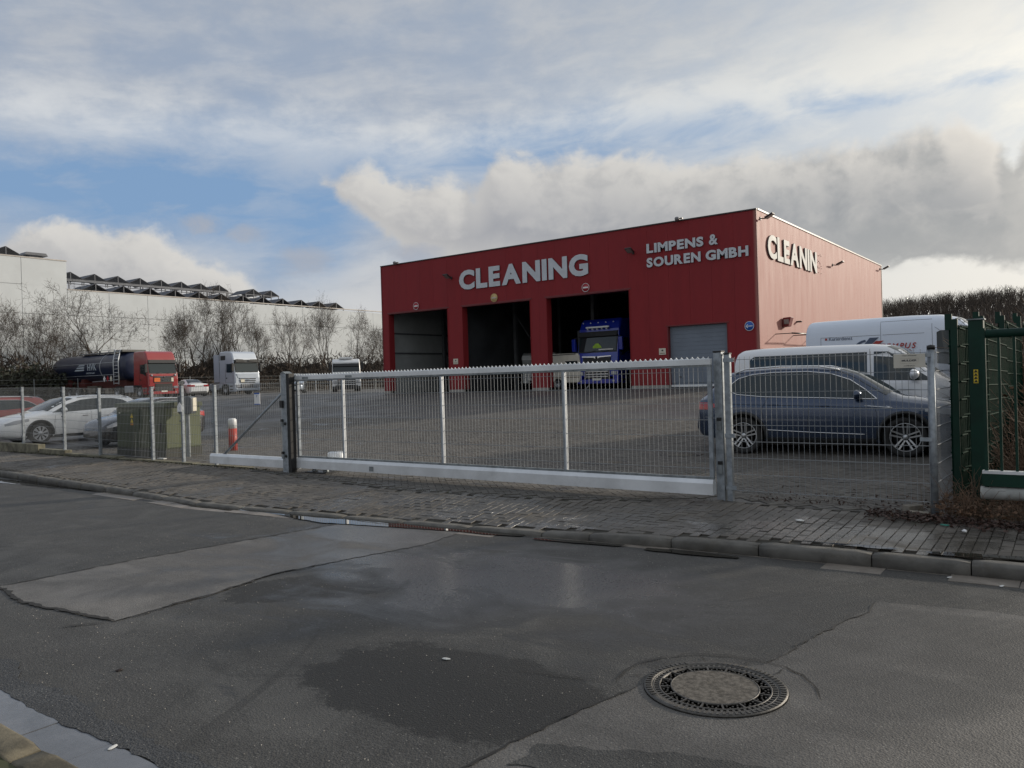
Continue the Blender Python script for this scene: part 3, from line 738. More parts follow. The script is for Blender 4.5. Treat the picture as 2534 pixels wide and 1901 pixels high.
    MB().box(BX1-.3,BX1+.03,BY0+.31,BY1,.7,1.095).obj('plinth',PLINTH,P)
    # roller shutter
    sh=MB(); o=OPEN[3]; SH=mat('blue grey roller shutter',(.16,.19,.235),.45,var=.08,vs=1.)
    for k in range(14):
        z=1.19+k*(o[2]-1.19)/14
        MB().box(o[0]+.04,o[1]-.04,BY0+.20,BY0+.23,z+.003,z+(o[2]-1.19)/14-.003).obj('shutter_slat',SH,P)
    MB().box(o[0]+.02,o[1]-.02,BY0+.235,BY0+.245,1.0,o[2]).obj('shutter_back',SH,P)
    MB().box(o[0]+.03,o[1]-.03,BY0+.18,BY0+.225,1.0,1.10).obj('shutter_foot',mat('white sill bar',(.75,.77,.78),.4),P)
    MB().box(o[0]+.42,o[0]+.56,BY0+.185,BY0+.199,1.42,1.5).obj('shutter_handle',STEEL,P)
    for x,s in ((o[0],-1),(o[1],1)):
        MB().box(min(x,x-.035*s),max(x,x-.035*s),BY0-.02,BY0+.25,1.1,o[2]).obj('gate_jamb',REDT,P)
    MB().box(o[0]-.08,o[1]+.08,BY0-.02,BY0-.002,o[2]+.01,o[2]+.06).obj('drip_edge',REDT,P)
    # interior: wall joints, girts, braces, columns, floor
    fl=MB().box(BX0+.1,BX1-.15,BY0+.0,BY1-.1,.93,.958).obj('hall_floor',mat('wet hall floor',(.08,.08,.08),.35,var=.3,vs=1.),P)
    for z in (2.15,3.35,4.55): MB().box(BX0+.101,BX0+.16,BY0+.4,BY1-.2,z,z+.09).obj('wall_rail',STEEL,P)
    for z in (2.15,3.4,4.7):
        MB().box(BX0+.2,BX1-.2,BY1-.22,BY1-.102,z,z+.1).obj('wall_rail',STEEL,P)
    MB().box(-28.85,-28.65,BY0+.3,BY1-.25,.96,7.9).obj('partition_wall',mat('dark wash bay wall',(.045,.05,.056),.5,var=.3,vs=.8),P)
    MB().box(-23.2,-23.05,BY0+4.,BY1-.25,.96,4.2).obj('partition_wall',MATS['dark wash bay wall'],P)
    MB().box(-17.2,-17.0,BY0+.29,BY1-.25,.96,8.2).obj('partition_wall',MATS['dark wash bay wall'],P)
    for y in np.arange(BY0+5,BY1,5.):
        for x in (BX0+.3,-28.4,-22.9): MB().box(x,x+.2,y,y+.2,.96,8.).obj('column',STEEL,P)
        MB().box(BX0+.2,BX1-.3,y,y+.18,8.0,8.35).obj('roof_beam',STEEL,P)
    for (y0,y1) in ((BY0+5.2,BY0+9.8),(BY0+9.8,BY0+5.2)):
        MB().tube([(-28.25,y0,1.2),(-28.25,y1,5.4)],.05,5).obj('wind_brace',STEEL,P)
    # lettering
    LETG=mat('greyer letter faces',(.40,.40,.385),.6,var=.08); LETS=mat('grey letter sides',(.10,.10,.10),.6)  # greyer faces and sides for the gable letters than for the front
    def word(txt,org,xd,width,cap,depth=.07,bold=.028,yd=(0,0,1)):
        objs,t=textobj('t',txt,cap,depth,LETW,P,org,xd,yd,bold=bold,spacing=cap*.10)
        q=width/t
        bpy_objs=objs
        X=Vector(xd)
        for o,M in objs:
            d=(M.translation-Vector(org)).dot(X)
            M=M.copy(); M.translation=Vector(org)+X*(d*q); o.matrix_basis=M
            for v in o.data.vertices: v.co.x*=q
            co=[v.co.y for v in o.data.vertices]; h=max(co)-min(co); 
            k=(cap*(1.03 if o.data.vertices and txt else 1))/h
            lo=min(co)
            for v in o.data.vertices: v.co.y=(v.co.y-lo)*(cap/h)
            # dark sides
            if xd[1]: o.data.materials[0]=LETG; o.data.materials.append(LETS)
            else: o.data.materials.append(LETD)
            for p in o.data.polygons:
                if abs(p.normal.z)<.5: p.material_index=1
    word('CLEANING',(-28.33,BY0-.035,6.62),(1,0,0),8.34,1.09,.05,.068)
    word('LIMPENS',(-16.78,BY0-.05,7.31),(1,0,0),2.82,.44,.04,.066)
    word('&',(-13.70,BY0-.05,7.31),(1,0,0),.42,.47,.04,.045)
    word('SOUREN',(-16.79,BY0-.05,6.64),(1,0,0),2.68,.45,.04,.066)
    word('GMBH',(-13.87,BY0-.05,6.64),(1,0,0),1.95,.45,.04,.066)
    word('CLEANIN',(BX1+.05,35.02,6.64),(0,1,0),7.70,1.09,.06,.056)
    # leftover studs of the missing last letter
    mb=MB()
    for k in range(18):
        y=43.0+.9*rng.rand(); z=6.7+1.0*rng.rand(); mb.box(BX1,BX1+.03,y,y+.03,z,z+.03)
    so_=mb.obj('wall_stud',REDT,P); so_['kind']='stuff'
    MB().box(BX1-.0+.001,BX1+.03,BY1-.06,BY1+.03,1.1,BZ1-.01).obj('corner_trim',PALETRIM,P)
hall()
def sign_disc(name,x,z,r,back,label,bar,ring,y=33.8,arrow=False,grp=None,cat='sign'):
    e=empty(name,(x,y-.03,z),0,label,cat,grp)
    MB().lathe([(0,-.012),(r,-.012),(r,.012),(0,.012)],(0,0,0),1,36).obj('plate',back,e)
    MB().lathe([(r*.90,-.016),(r*.99,-.016),(r*.99,-.0125),(r*.90,-.0125)],(0,0,0),1,36,close=True).obj('border',ring,e)
    if not arrow: MB().box(-r*.68,r*.68,-.017,-.0125,-r*.16,r*.16).obj('bar',bar,e)
    else:
        MB().box(-r*.45,r*.68,-.017,-.0125,-r*.085,r*.085).obj('arrow',bar,e)
        mb=MB()
        for s_ in (1,-1):
            a=np.array([-r*.70,0.]); d=np.array([math.cos(R(42)),s_*math.sin(R(42))]); n=np.array([-d[1],d[0]])*r*.075
            p=[a-n-d*.01,a+d*r*.55-n,a+d*r*.55+n,a+n-d*.01]; mb.prism(p,1,-.0175+.0003*s_,-.0125)
        mb.obj('arrow_head',bar,e)
    return e
WHT=mat('white enamel',(.75,.75,.75),.4,var=.05); SRED=mat('sign red',(.33,.02,.03),.4); SYEL=mat('faded yellow sign',(.55,.40,.18),.6,var=.2,vs=12.); SBLU=mat('sign blue',(.015,.10,.42),.4); PALEB=mat('pale bar',(.5,.45,.40),.5)
sign_disc('no_entry_sign',-31.68,6.02,.22,SRED,'round red no entry sign above the first tall gate of the red hall',WHT,WHT,grp='round signs above the hall gates')
sign_disc('no_entry_sign',-25.93,6.01,.23,SYEL,'faded yellow round sign above the middle tall gate of the red hall',PALEB,SYEL,grp='round signs above the hall gates')
sign_disc('no_entry_sign',-20.18,6.03,.22,SRED,'round red no entry sign above the gate with the blue truck',WHT,WHT,grp='round signs above the hall gates')
sign_disc('arrow_sign',-11.98,3.59,.21,SBLU,'round blue sign with white arrow pointing left at the corner of the red hall',WHT,WHT,arrow=True)
CREAM=mat('cream notice plate',(.62,.58,.48),.5,var=.05); BLK=mat('black plastic',(.012,.012,.013),.45,var=.2)
for (x,z,l) in ((-28.79,2.68,'small cream notice with a black mark on the pillar left of the middle gate'),(-16.14,2.67,'small cream notice with black mark beside the roller shutter')):
    e=empty('notice_plate',(x,33.78,z),0,l,'notice','small notices on the red hall')
    MB().box(-.17,.17,-.0,.014,-.15,.15).obj('plate',CREAM,e); MB().prism([(-.05,0.02),(.06,.02),(.03,.09),(-.03,.07)],1,-.004,-.001).obj('symbol',BLK,e); MB().box(-.12,.12,-.003,-.001,-.1,-.07).obj('caption',mat('brown print',(.2,.1,.07),.6),e)
LAMPM=mat('dark lamp housing',(.035,.025,.025),.4,var=.2); LENS=mat('lamp lens',(.25,.25,.24),.15)
def wall_lamp(x,y,z,ax,label,up=.12):
    # flood light on a short arm; ax = outward direction
    e=empty('flood_light',(x,y,z),math.atan2(ax[1],ax[0]),label,'flood light','flood lights on the red hall')
    MB().box(0,.04,-.05,.05,-.09,.05).obj('bracket',LAMPM,e)
    MB().tube([(.03,0,-.02),(.22,0,-.05),(.3,0,-.02)],.025,6).obj('arm',LAMPM,e)
    mb=MB(); mb.prism([(.26,-.07),(.60,.10),(.58,.16),(.22,.0)],1,-.17,.17); mb.obj('lamp_head',LAMPM,e,bevel=.012)
    MB().add([(.29,-.14,-.064),(.58,-.14,.082),(.58,.14,.082),(.29,.14,-.064)],[(0,1,2,3)]).obj('lens',LENS,e)
wall_lamp(-28.92,33.8,7.40,(0,-1),'dark flood light on the red front left of the word CLEANING')
wall_lamp(-17.5,33.8,7.46,(0,-1),'dark flood light left of the LIMPENS & SOUREN lettering')
wall_lamp(-11.56,34.3,8.30,(1,0),'dark flood light on the gable close under the roof corner')
wall_lamp(-11.56,46.08,7.44,(1,0),'dark flood light on the gable right of the CLEANIN letters')
wall_lamp(-11.56,58.3,8.37,(1,0),'small dark flood light at the far end of the gable')
for x,l in ((-33.12,'small camera on the roof edge at the left end of the red hall'),(-15.13,'small camera on the roof edge above the LIMPENS lettering')):
    e=empty('roof_camera',(x,33.8,8.6),0,l,'camera','small cameras on the roof edge')
    MB().box(-.05,.05,-.16,.0,.056,.10).obj('mount',LAMPM,e); MB().lathe([(0,-.10),(.09,-.09),(.11,0),(.09,.05),(0,.08)],(0.0,-.22,.10),2,14).obj('camera_dome',mat('grey camera shell',(.2,.2,.21),.3),e)
    MB().box(.06,.24,-.2,-.1,.06,.11).obj('side_arm',LAMPM,e)
# red siren and pipes on the gable
e=empty('wall_siren',(-11.56,37.1,3.78),0,'dark red box shaped blower on the gable above the white van','blower')
MB().prism([(0,-.15),(.05,.28),(.42,.30),(.30,-.12)],1,-.2,.25).obj('housing',REDT,e,bevel=.02); MB().box(.1,.32,-.215,-.2,-.02,.2).obj('grille',LENS,e)
e=empty('wall_sensor',(-11.56,39.2,3.95),0,'tiny dark sensor on the gable beside the dark red blower','sensor')
MB().box(0,.22,-.05,.05,-.02,.06).obj('body',LAMPM,e,bevel=.01); MB().box(.18,.26,-.03,.03,.0,.04).obj('tip',LAMPM,e)
e=empty('wall_rail_arm',(-11.56,36.3,3.3),0,'thin dark pipe rail standing off the gable behind the white van','pipe')
MB().tube([(.75,-.4,-.02),(.75,2.2,.02),(.75,2.25,-.04),(.75,7.2,-.04)],.035,6).obj('pipe',LAMPM,e)
for y in (-.35,2.25,5.): MB().tube([(.0,y,-.02),(.75,y,-.02)],.02,5).obj('bracket',LAMPM,e)

# ---------------------------------------------------------------- white hall on the left
WALLW=mat('pale concrete wall panel',(.58,.61,.63),.85,var=.05,vs=.35,dirt=.05)
def white_hall():
    X=-84.; H=empty('white_hall',(0,0,0),0,'long pale industrial hall of big wall panels behind the bare trees','hall')
    ys=[38.0+4.24*k for k in range(-5,16)]
    zs=[(.9,5.2),(5.2,9.48),(9.48,12.1)]
    for a,b in zip(ys[:-1],ys[1:]):
        for (z0,z1) in zs:
            zz=z1
            if z1>12 and a<37.9: zz=12.3
            top=(zz if z1<12 else zz-(a-38)*.006)
            MB().box(X-.3,X,a+.02,b-.02,z0+.02,top-.02).obj('wall_panel',WALLW,H)
        if a<37.9: MB().box(X-.3,X,a+.02,b-.02,12.3,14.95).obj('wall_panel',WALLW,H)
    MB().box(X-.5,X-.12,ys[0],ys[-1],.5,11.5).obj('wall_core',mat('panel joint',(.16,.155,.15),.9),H)
    MB().box(X-.5,X-.12,ys[0],38.,11.5,14.8).obj('wall_core',MATS['panel joint'],H)
    MB().box(X-45,X-.5,37.7,38.,11.5,14.9).obj('end_wall',WALLW,H)
    MB().box(X-60,X-.3,38.0,ys[-1],11.4,11.6).obj('roof',mat('bright roof foil',(.45,.45,.44),.8),H)
    MB().box(X-45,X-.3,ys[0],38.,14.7,14.85).obj('roof',MATS['bright roof foil'],H)
    MB().box(X-.35,X+.05,ys[0],38.02,14.95,15.05).obj('roof_edge',PALETRIM,H); MB().box(X-.35,X+.05,38.03,ys[-1],12.06-.0,12.16).obj('roof_edge',PALETRIM,H)
    # low far block
    MB().box(X-.4,X,ys[-1]+.02,ys[-1]+14,.9,11.75).obj('wall_panel',WALLW,H)
    MB().box(X-30,X-.5,ys[-1]-.1,ys[-1]+14,.9,11.9).obj('rear_block',WALLW,H)
    return ys
white_hall()
PVM=mat('solar module',(.012,.014,.025),.5,var=.2,vs=.6); PVF=mat('aluminium frame',(.13,.135,.15),.5,.3,var=.1)
pv_proto=None
def solar(x,y,z,w,label):
    global pv_proto
    if pv_proto is None:
        e=empty('solar_roof_array',(x,y,z),0,label,'solar panels','solar panel tents on the white hall roof')
        # an A-frame of two tilted module planes, ridge along X
        for s_ in (1,-1):
            mb=MB(); d=1.44; h=.74
            for k in range(3): 
                x0=-w+k*w/3+.02; x1=-w+(k+1)*w/3-.02
                v=[(x0,s_*d,0),(x1,s_*d,0),(x1,0.03*s_,h),(x0,.03*s_,h)]; v+=[(p[0],p[1],p[2]+.06) for p in v]
                MB().add(v,[(0,1,2,3),(4,5,6,7),(0,1,5,4),(1,2,6,5),(2,3,7,6),(3,0,4,7)]).obj('module_row',PVM,e)
        for k in (0,-w*.5,-w): MB().box(k-.05,k+.05,-1.4,1.4,-.10,-.03).obj('base_rail',PVF,e)
        for y_ in (-1.3,0,1.3): MB().box(-.05,.05,y_-.04,y_+.04,-.75,-.10).obj('stand',PVF,e)
        MB().box(-.05,.05,-.04,.04,-.10,.7).obj('stand',PVF,e)
        pv_proto=e; return e
    return dup(pv_proto,(x,y,z),0,None,label)
ordn=['nearest','second','third','fourth','fifth','sixth','seventh','eighth','ninth','tenth','eleventh','twelfth']
for k in range(12): solar(-84.9,41.3+3.0*k,12.25,4.,'%s dark solar tent of the front roof row, from the tall block'%ordn[k])
for k in range(8): solar(-97.,44.3+2.82*k,15.05,4.,'%s dark solar tent of the raised rear roof row, from the tall block'%ordn[k])
for k,n in enumerate(('nearer','farther')): solar(-97.2,69.7+3.*k,14.95,4.,'%s of two separate solar tents beyond the raised rear row'%n)
solar(-88.,34.0,15.75,4.,'dark solar tent on the tall roof block at the left edge')
e=empty('roof_frame',(-96.8,55,14.75),0,'long grey steel rail frame carrying the raised rear row of solar tents','frame')
MB().box(-.08,.08,-12.,11.,-.02,.14).obj('long_rail',PVF,e)
for y in np.arange(-11,11,3.): MB().box(-.06,.06,y-.06,y+.06,-3.2,-.02).obj('stand',PVF,e)
e=empty('roof_vent',(-85.2,35.4,15.0),0,'flat metal roof vent hood on the tall pale block','roof vent')
MB().box(-.5,.5,-.6,.6,0,.35).obj('vent_base',PVF,e); MB().prism([(-1.1,.35),(1.1,.35),(.9,.62),(-.9,.62)],0,-.7,.7).obj('hood',PVF,e)

# ---------------------------------------------------------------- bare trees
BARK=mat('dark bark',(.055,.043,.034),.9,var=.35,vs=3.); TWIG=mat('twig bark',(.070,.055,.044),.9,var=.35,vs=1.5)
def tree_geo(seed,h,stems,spread,levels=5,dens=1.,up=.32,minr=.0075):
    r=np.random.RandomState(seed); big=MB(); tw=MB()
    def grow(p,d,L,rad,lev):
        n=max(3,int(5-lev*.4)); pts=[p.copy()]; rs=[rad]; q=p.copy(); dd=d.copy(); kids=[]
        for i in range(n):
            dd=dd+r.normal(size=3)*(.10+.05*lev); dd[2]+=up*.25*(.6 if lev else .2); dd/=np.linalg.norm(dd)
            q=q+dd*L/n; pts.append(q.copy()); rs.append(rad*(1-.62*(i+1)/n)); kids.append((q.copy(),dd.copy(),rs[-1],(i+1)/n))
        (big if lev<=1 else tw).tube(pts,rs,5 if lev<=1 else 3,caps=False)
        if lev>=levels: return
        nk=int(round((3.2 if lev==0 else 4.4 if lev<3 else 3.6)*dens+r.rand()))
        for k in range(nk):
            a=r.uniform(.25,1.); i=min(n-1,int(a*n)); c,cd,cr,_=kids[i]
            t=r.uniform(0,2*pi); perp=np.cross(cd,[math.cos(t),math.sin(t),.3]); perp/=np.linalg.norm(perp)+1e-9
            ang=r.uniform(.45,.95)*(1. if lev else .8)*spread; nd=cd*math.cos(ang)+perp*math.sin(ang); nd[2]+=up; nd/=np.linalg.norm(nd)
            grow(c,nd,L*r.uniform(.52,.74),max(minr,cr*.62),lev+1)
    for s_ in range(stems):
        t=r.uniform(0,2*pi); o=.25*stems**.5*r.rand(); lean=(.06 if stems==1 else r.uniform(.12,.42))*spread
        grow(np.array([o*math.cos(t),o*math.sin(t),-.1]),np.array([math.sin(lean)*math.cos(t),math.sin(lean)*math.sin(t),math.cos(lean)]),h*r.uniform(.44,.55),h*.014+.03,0)
    return big,tw
PROTO={}
def tree_proto(k,args,label):
    b,t=tree_geo(*args[0],**args[1]); e=empty('bare_tree',(0,0,0),0,label,'tree','bare trees in front of the pale hall')
    b.obj('trunk',BARK,e,fix=False); t.obj('crown',TWIG,e,fix=False); PROTO[k]=(e,args[0][1]); return e
tree_proto('a',((11,7.5,3,1.1),dict(levels=5,dens=1.0,up=.18)),'wide bare tree behind the tanker, its twigs reaching toward the middle panels')
tree_proto('b',((23,7.5,5,.75),dict(levels=5,dens=.78,up=.28)),'dense bare multi-stemmed tree')
tree_proto('c',((31,7.5,4,.8),dict(levels=5,dens=.85,up=.25)),'slender bare tree')
def place_tree(k,x,y,h,rz,label,z=.9,sx=1.):
    e,h0=PROTO[k]; q=h/h0/1.02; sc=(q*sx,q*sx,q)
    if 'used' not in e: e['used']=1; e.location=(x,y,z); e.rotation_euler=(0,0,rz); e.scale=sc; e['label']=label; return e
    d=dup(e,(x,y,z),rz,sc,label)
    return d
T_=[('c',-78,29.3,8.0,1.,'low bare tree cut by the left edge of the picture',1.0),('b',-78,32.8,8.6,.4,'dense dark bare tree between the left edge and the tanker rear',.9),
 ('a',-77,37.0,10.4,.0,'widest bare tree, spreading right behind the tank of the red truck',1.0),('c',-75,45.6,7.6,2.,'thin bare tree just right of the red cab',.75),
 ('a',-77,48.3,11.,2.5,'tall bare tree left above the silver cab',.62),('b',-75,51.0,10.6,1.5,'dense dark bare tree directly behind the silver cab',.85),
 ('c',-76,54.0,7.6,4.,'thin bare tree right of the silver cab',.6),('b',-76,59.3,9.2,3.,'fan shaped bare tree left of the gate post',.72),
 ('c',-77,65.6,9.8,.7,'sparse tall bare tree left above the white cab',.62),('a',-76,70.2,10.0,4.4,'round crowned bare tree right behind the white cab',.72),
 ('b',-77,75.2,8.4,5.1,'last bare tree touching the corner of the red hall',.8)]
for k,x,y,h,rz,l,sx in T_: place_tree(k,x,y,h,rz,l,.9,sx)
def hedge():
    r=np.random.RandomState(5)
    LEAF=mat('dark hedge leaves',(.035,.038,.022),.7,var=.6,vs=2.); 
    for (nm,x0,x1,y0,y1,h,n,m,lab,seed) in (('hedge',-80.5,-74.,20,84,4.3,15000,mat('brown hedge twigs',(.05,.037,.028),.9,var=.5,vs=1.),'long dark brown leafless hedge below the bare trees',1),('evergreen_hedge',-76,-72,16,35,3.3,5000,LEAF,'dark evergreen shrubs left behind the tanker',2)):
        N=n; X=r.uniform(x0,x1,N); Y=r.uniform(y0,y1,N); top=h*(.78+.14*np.sin(Y*.9)+.10*np.sin(Y*2.7+1)+.06*(Y>48)); Z=.9+top*r.rand(N)**.7
        # twiggy sprays and small leaves
        V_=np.zeros((N,5,3)); d=r.normal(size=(N,3)); d[:,2]=np.abs(d[:,2])+.4; d/=np.linalg.norm(d,axis=1)[:,None]; L=r.uniform(.3,.8,N)[:,None]; w=r.normal(size=(N,3)); w/=np.linalg.norm(w,axis=1)[:,None]
        P=np.stack([X,Y,Z],1); ww=.055 if nm=='hedge' else .16
        quad=np.stack([P-w*ww,P+w*ww,P+d*L+w*ww*.5,P+d*L-w*ww*.5],1)
        if nm=='evergreen_hedge': quad=np.stack([P,P+w*ww,P+d*L*.35+w*ww*.5,P+d*L*.3-w*ww*.6],1)
        me=bpy.data.meshes.new(nm); me.from_pydata(quad.reshape(-1,3).tolist(),[],(np.arange(N*4).reshape(N,4)).tolist()); me.materials.append(m)
        o=bpy.data.objects.new(nm,me); COL.objects.link(o); tag(o,lab,'hedge',kind='stuff')
    # inner mass so the wall does not shine through low down
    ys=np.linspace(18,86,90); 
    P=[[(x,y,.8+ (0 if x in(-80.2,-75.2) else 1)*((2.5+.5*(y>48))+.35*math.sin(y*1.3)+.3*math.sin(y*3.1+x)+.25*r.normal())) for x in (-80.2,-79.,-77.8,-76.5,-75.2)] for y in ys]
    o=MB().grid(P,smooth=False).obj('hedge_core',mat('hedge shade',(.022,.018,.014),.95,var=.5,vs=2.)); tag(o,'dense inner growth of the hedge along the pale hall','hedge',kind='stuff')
hedge()

# ---------------------------------------------------------------- wooded hill behind
def hill():
    m=mat('hill floor',(.040,.031,.025),.95,var=.4,vs=.05)
    azs=np.radians(np.linspace(-26,25,60)); P=[]
    def ridge(a):  # crest height over distance
        d=math.degrees(a); return float(np.interp(d,[-26,-20,-17.2,-12,-8,-3,5,25],[9,11,13.0,14.2,15.0,15.6,17,17]))
    for a in azs:
        row=[]
        for dist,f in ((140,0),(165,.28),(190,.6),(215,.85),(240,1.),(270,1.),(300,.9)):
            row.append((dist*math.sin(a),dist*math.cos(a),.9+ridge(a)*f))
        P.append(row)
    o=MB().grid(P).obj('hill',m); tag(o,kind='structure')
    r=np.random.RandomState(9); b,t=tree_geo(77,8.,2,.85,levels=2,dens=1.05,up=.6,minr=.036)
    vb=np.vstack(b.v+t.v); fb=b.f+[[i+b.n for i in f] for f in t.f]
    quads=np.array([f for f in fb if len(f)==4])
    N=1450; VV=[];FF=[]; k=len(vb)
    for i in range(N):
        a=math.radians(r.uniform(-21,1) if i<1050 else r.uniform(1,19)); dist=r.uniform(140,250) if i%3 else r.uniform(215,250)
        f=np.interp(dist,[140,165,190,215,240,270,300],[0,.28,.6,.85,1,1,.9]); z=.9+ridge(a)*f; s_=r.uniform(.55,.95); t_=r.uniform(0,2*pi); c,q=math.cos(t_),math.sin(t_)
        v=vb*np.array([s_*1.1,s_*1.1,s_]); v=np.stack([v[:,0]*c-v[:,1]*q+dist*math.sin(a),v[:,0]*q+v[:,1]*c+dist*math.cos(a),v[:,2]+z-.2],1)
        VV.append(v); FF.append(quads+k*i)
    me=bpy.data.meshes.new('hill_wood'); V_=np.vstack(VV); F_=np.vstack(FF)
    me.vertices.add(len(V_)); me.vertices.foreach_set('co',V_.ravel()); me.loops.add(F_.size); me.loops.foreach_set('vertex_index',F_.ravel()); me.polygons.add(len(F_)); me.polygons.foreach_set('loop_start',np.arange(0,F_.size,4)); me.polygons.foreach_set('loop_total',np.full(len(F_),4)); me.update(calc_edges=True)
    me.materials.append(mat('hill wood bark',(.060,.047,.038),.9,var=.35,vs=.15))
    o=bpy.data.objects.new('hill_wood',me); COL.objects.link(o); tag(o,'bare brown winter wood covering the distant hill','wood',kind='stuff')
    print('hill quads',len(F_))
hill()

# ---------------------------------------------------------------- fences and gates
GALV=mat('galvanised steel',(.30,.33,.36),.48,.55,var=.22,vs=14.,bump=.05,bs=30)
GALVD=mat('weathered galvanised steel',(.22,.24,.25),.55,.4,var=.3,vs=10.)
WIRE=mat('galvanised wire',(.24,.255,.27),.5,.4,var=.1)
ALU=mat('brushed aluminium profile',(.72,.74,.76),.42,.4,var=.10,vs=2.2,dirt=.22)
GREENP=mat('moss green powder coat',(.003,.030,.019),.55,var=.2,vs=4.,spec=.3); GREENW=mat('green coated wire',(.003,.030,.019),.85,var=.2,vs=4.,spec=.08)
def mesh_panel_geo(L,z0,z1,sp=.0625,th=.0021,hz=.2,over=.03,dbl=True,slope=0.):
    mb=MB(); n=int(round(L/sp)); 
    for i in range(n+1):
        x=i*L/n; s_=slope*x
        mb.box(x-th,x+th,-th,th,z0+s_,z1+over+s_)
    k=int(round((z1-z0)/hz)); 
    for j in range(k+1):
        z=z1-j*hz
        if z<z0-.01: z=z0+.01
        for d in ((-th*2.2,) + ((th*2.2,) if dbl else ())):
            t=th*1.45
            v=[(0,d-t,z-t),(0,d+t,z-t),(0,d+t,z+t),(0,d-t,z+t)]; v+=[(L,p[1],p[2]+slope*L) for p in v]
            mb.add(v,[(0,1,2,3),(4,7,6,5),(0,4,5,1),(1,5,6,2),(2,6,7,3),(3,7,4,0)])
    return mb
def post(x,y,z0,z1,w,m,root,name='post',cap=True):
    MB().box(x-w/2,x+w/2,y-w/2,y+w/2,z0,z1).obj(name,m,root,bevel=.004)
    if cap: MB().box(x-w/2-.004,x+w/2+.004,y-w/2-.004,y+w/2+.004,z1+.001,z1+.018).obj('post_cap',BLK,root)
def clamp(x,y,z,root,w=.05):
    MB().box(x-w,x+w,y-.045,y-.031,z-.018,z+.018).obj('clamp',GALVD,root)
def left_fence():
    F=empty('street_fence',(0,0,0),0,'grey wire mesh fence with square posts left of the gate','fence')
    px=[-28.4,-25.95,-23.46,-21.07,-19.24,-16.87,-15.65,-14.45,-12.02]; zt=[1.8,1.78,1.76,1.72,1.66,1.64,1.65,1.64,1.66]
    for i,x in enumerate(px[:-1]):
        post(x,9.35,-.04 if i>4 else .0,zt[i],.06,GALV,F)
        for z in (zt[i]-.1,zt[i]-.75,zt[i]-1.35): clamp(x,9.35,z,F)
    for i in range(len(px)-1):
        a,b=px[i],px[i+1]; L=b-a-.0
        mesh_panel_geo(L,.08 if i>3 else .3,zt[i]-.03,th=.0016,slope=(zt[i+1]-zt[i])/L).obj('mesh_panel',WIRE,F,loc=(a,9.315,0),fix=False)
    # low concrete footing, higher at the far end
    W=empty('fence_footing',(0,0,0),0,'low mossy concrete footing stepping down under the left fence','wall')
    FC=mat('mossy footing concrete',(.15,.14,.10),.9,var=.45,vs=5.,bump=.8,bs=30,dirt=.5)
    for a,b,h in ((-30,-22.35,.23),(-22.34,-20.9,.12),(-20.89,-18.3,.05),(-18.29,-15.2,.02),(-15.19,-13.2,.008)):
        x=a
        while x<b-.1:
            e=min(b,x+1.9); MB().box(x+.004,e-.004,9.26,9.45,-.14,h).obj('footing_block',FC,W,bevel=.012); x=e
    return F
left_fence()
e=empty('fence_sign',(-12.92,9.27,1.36),0,'small white sign with a blue top stripe on the fence left of the gate post','sign')
MB().box(-.085,.085,-.004,.004,-.12,.10).obj('plate',WHT,e); MB().box(-.086,.086,-.006,-.0045,.075,.10).obj('top_stripe',SBLU,e); MB().box(-.086,.086,-.006,-.0045,-.125,-.11).obj('bottom_stripe',SBLU,e)
joined_text('P',.05,.001,mat('blue print',(.03,.08,.25),.5),e,(-.02,-.0055,.01),(1,0,0),(0,0,1),name='symbol'); 
e=empty('fence_sign',(-15.66,9.295,1.18),0,'white house shaped sticker plate on the fence post before the green cabinet','sign')
MB().prism([(-.085,-.085),(.085,-.085),(.085,.03),(.0,.12),(-.085,.03)],1,-.004,.002).obj('plate',WHT,e)
joined_text('!',.06,.001,BLK,e,(-.01,-.005,-.05),(1,0,0),(0,0,1),name='symbol')
# gate posts
P1=empty('gate_post',(-11.88,9.16,0),0,'tall galvanised gate post with black strip and intercom box left of the gate','gate post','gate posts')
MB().box(-.075,.075,-.075,.075,-.12,1.80).obj('post',GALV,P1,bevel=.006); MB().prism([(-.08,1.801),(.08,1.801),(0,1.84)],1,-.08,.08).obj('post_cap',GALVD,P1)
MB().box(.077,.15,-.06,.06,-.02,1.80).obj('rubber_strip',BLK,P1)
MB().box(-.08,.0,-.11,-.077,1.18,1.31).obj('key_switch',BLK,P1)
for z in (.92,.33): MB().box(-.07,-.02,-.10,-.077,z-.08,z).obj('reflector_sensor',GALVD,P1); MB().box(-.07,-.02,-.105,-.077,z+.005,z+.05).obj('sensor_lens',BLK,P1); MB().lathe([(0,-.09),(.028,-.088),(.028,-.077)],(.03,0,z-.03),1,12).obj('cable_plug',BLK,P1)
MB().box(-.19,-.09,.06,.16,-.1,1.78).obj('side_post',GALV,P1,bevel=.005)
P2=empty('gate_post',(-3.735,9.42,0),0,'galvanised gate stop post at the right end of the sliding gate','gate post','gate posts')
MB().box(-.055,.045,-.055,.055,-.12,1.83).obj('post',GALV,P2,bevel=.006); MB().box(-.06,.05,-.06,.06,1.831,1.85).obj('post_cap',BLK,P2)
for z in (.98,.44): MB().box(-.02,.03,-.085,-.057,z-.11,z).obj('reflector_sensor',GALVD,P2); MB().box(-.02,.03,-.088,-.057,z+.003,z+.045).obj('sensor_lens',BLK,P2)
P3=empty('fence_post',(-3.63,9.42,0),0,'slim galvanised fence post touching the gate stop post','fence post')
MB().box(-.035,.035,-.035,.035,-.12,1.80).obj('post',GALV,P3,bevel=.004); MB().box(-.04,.04,-.04,.04,1.801,1.82).obj('post_cap',BLK,P3)
for z in (1.73,.80,.16): MB().box(-.04,.09,-.05,-.036,z-.025,z+.025).obj('clamp',GALV,P3)
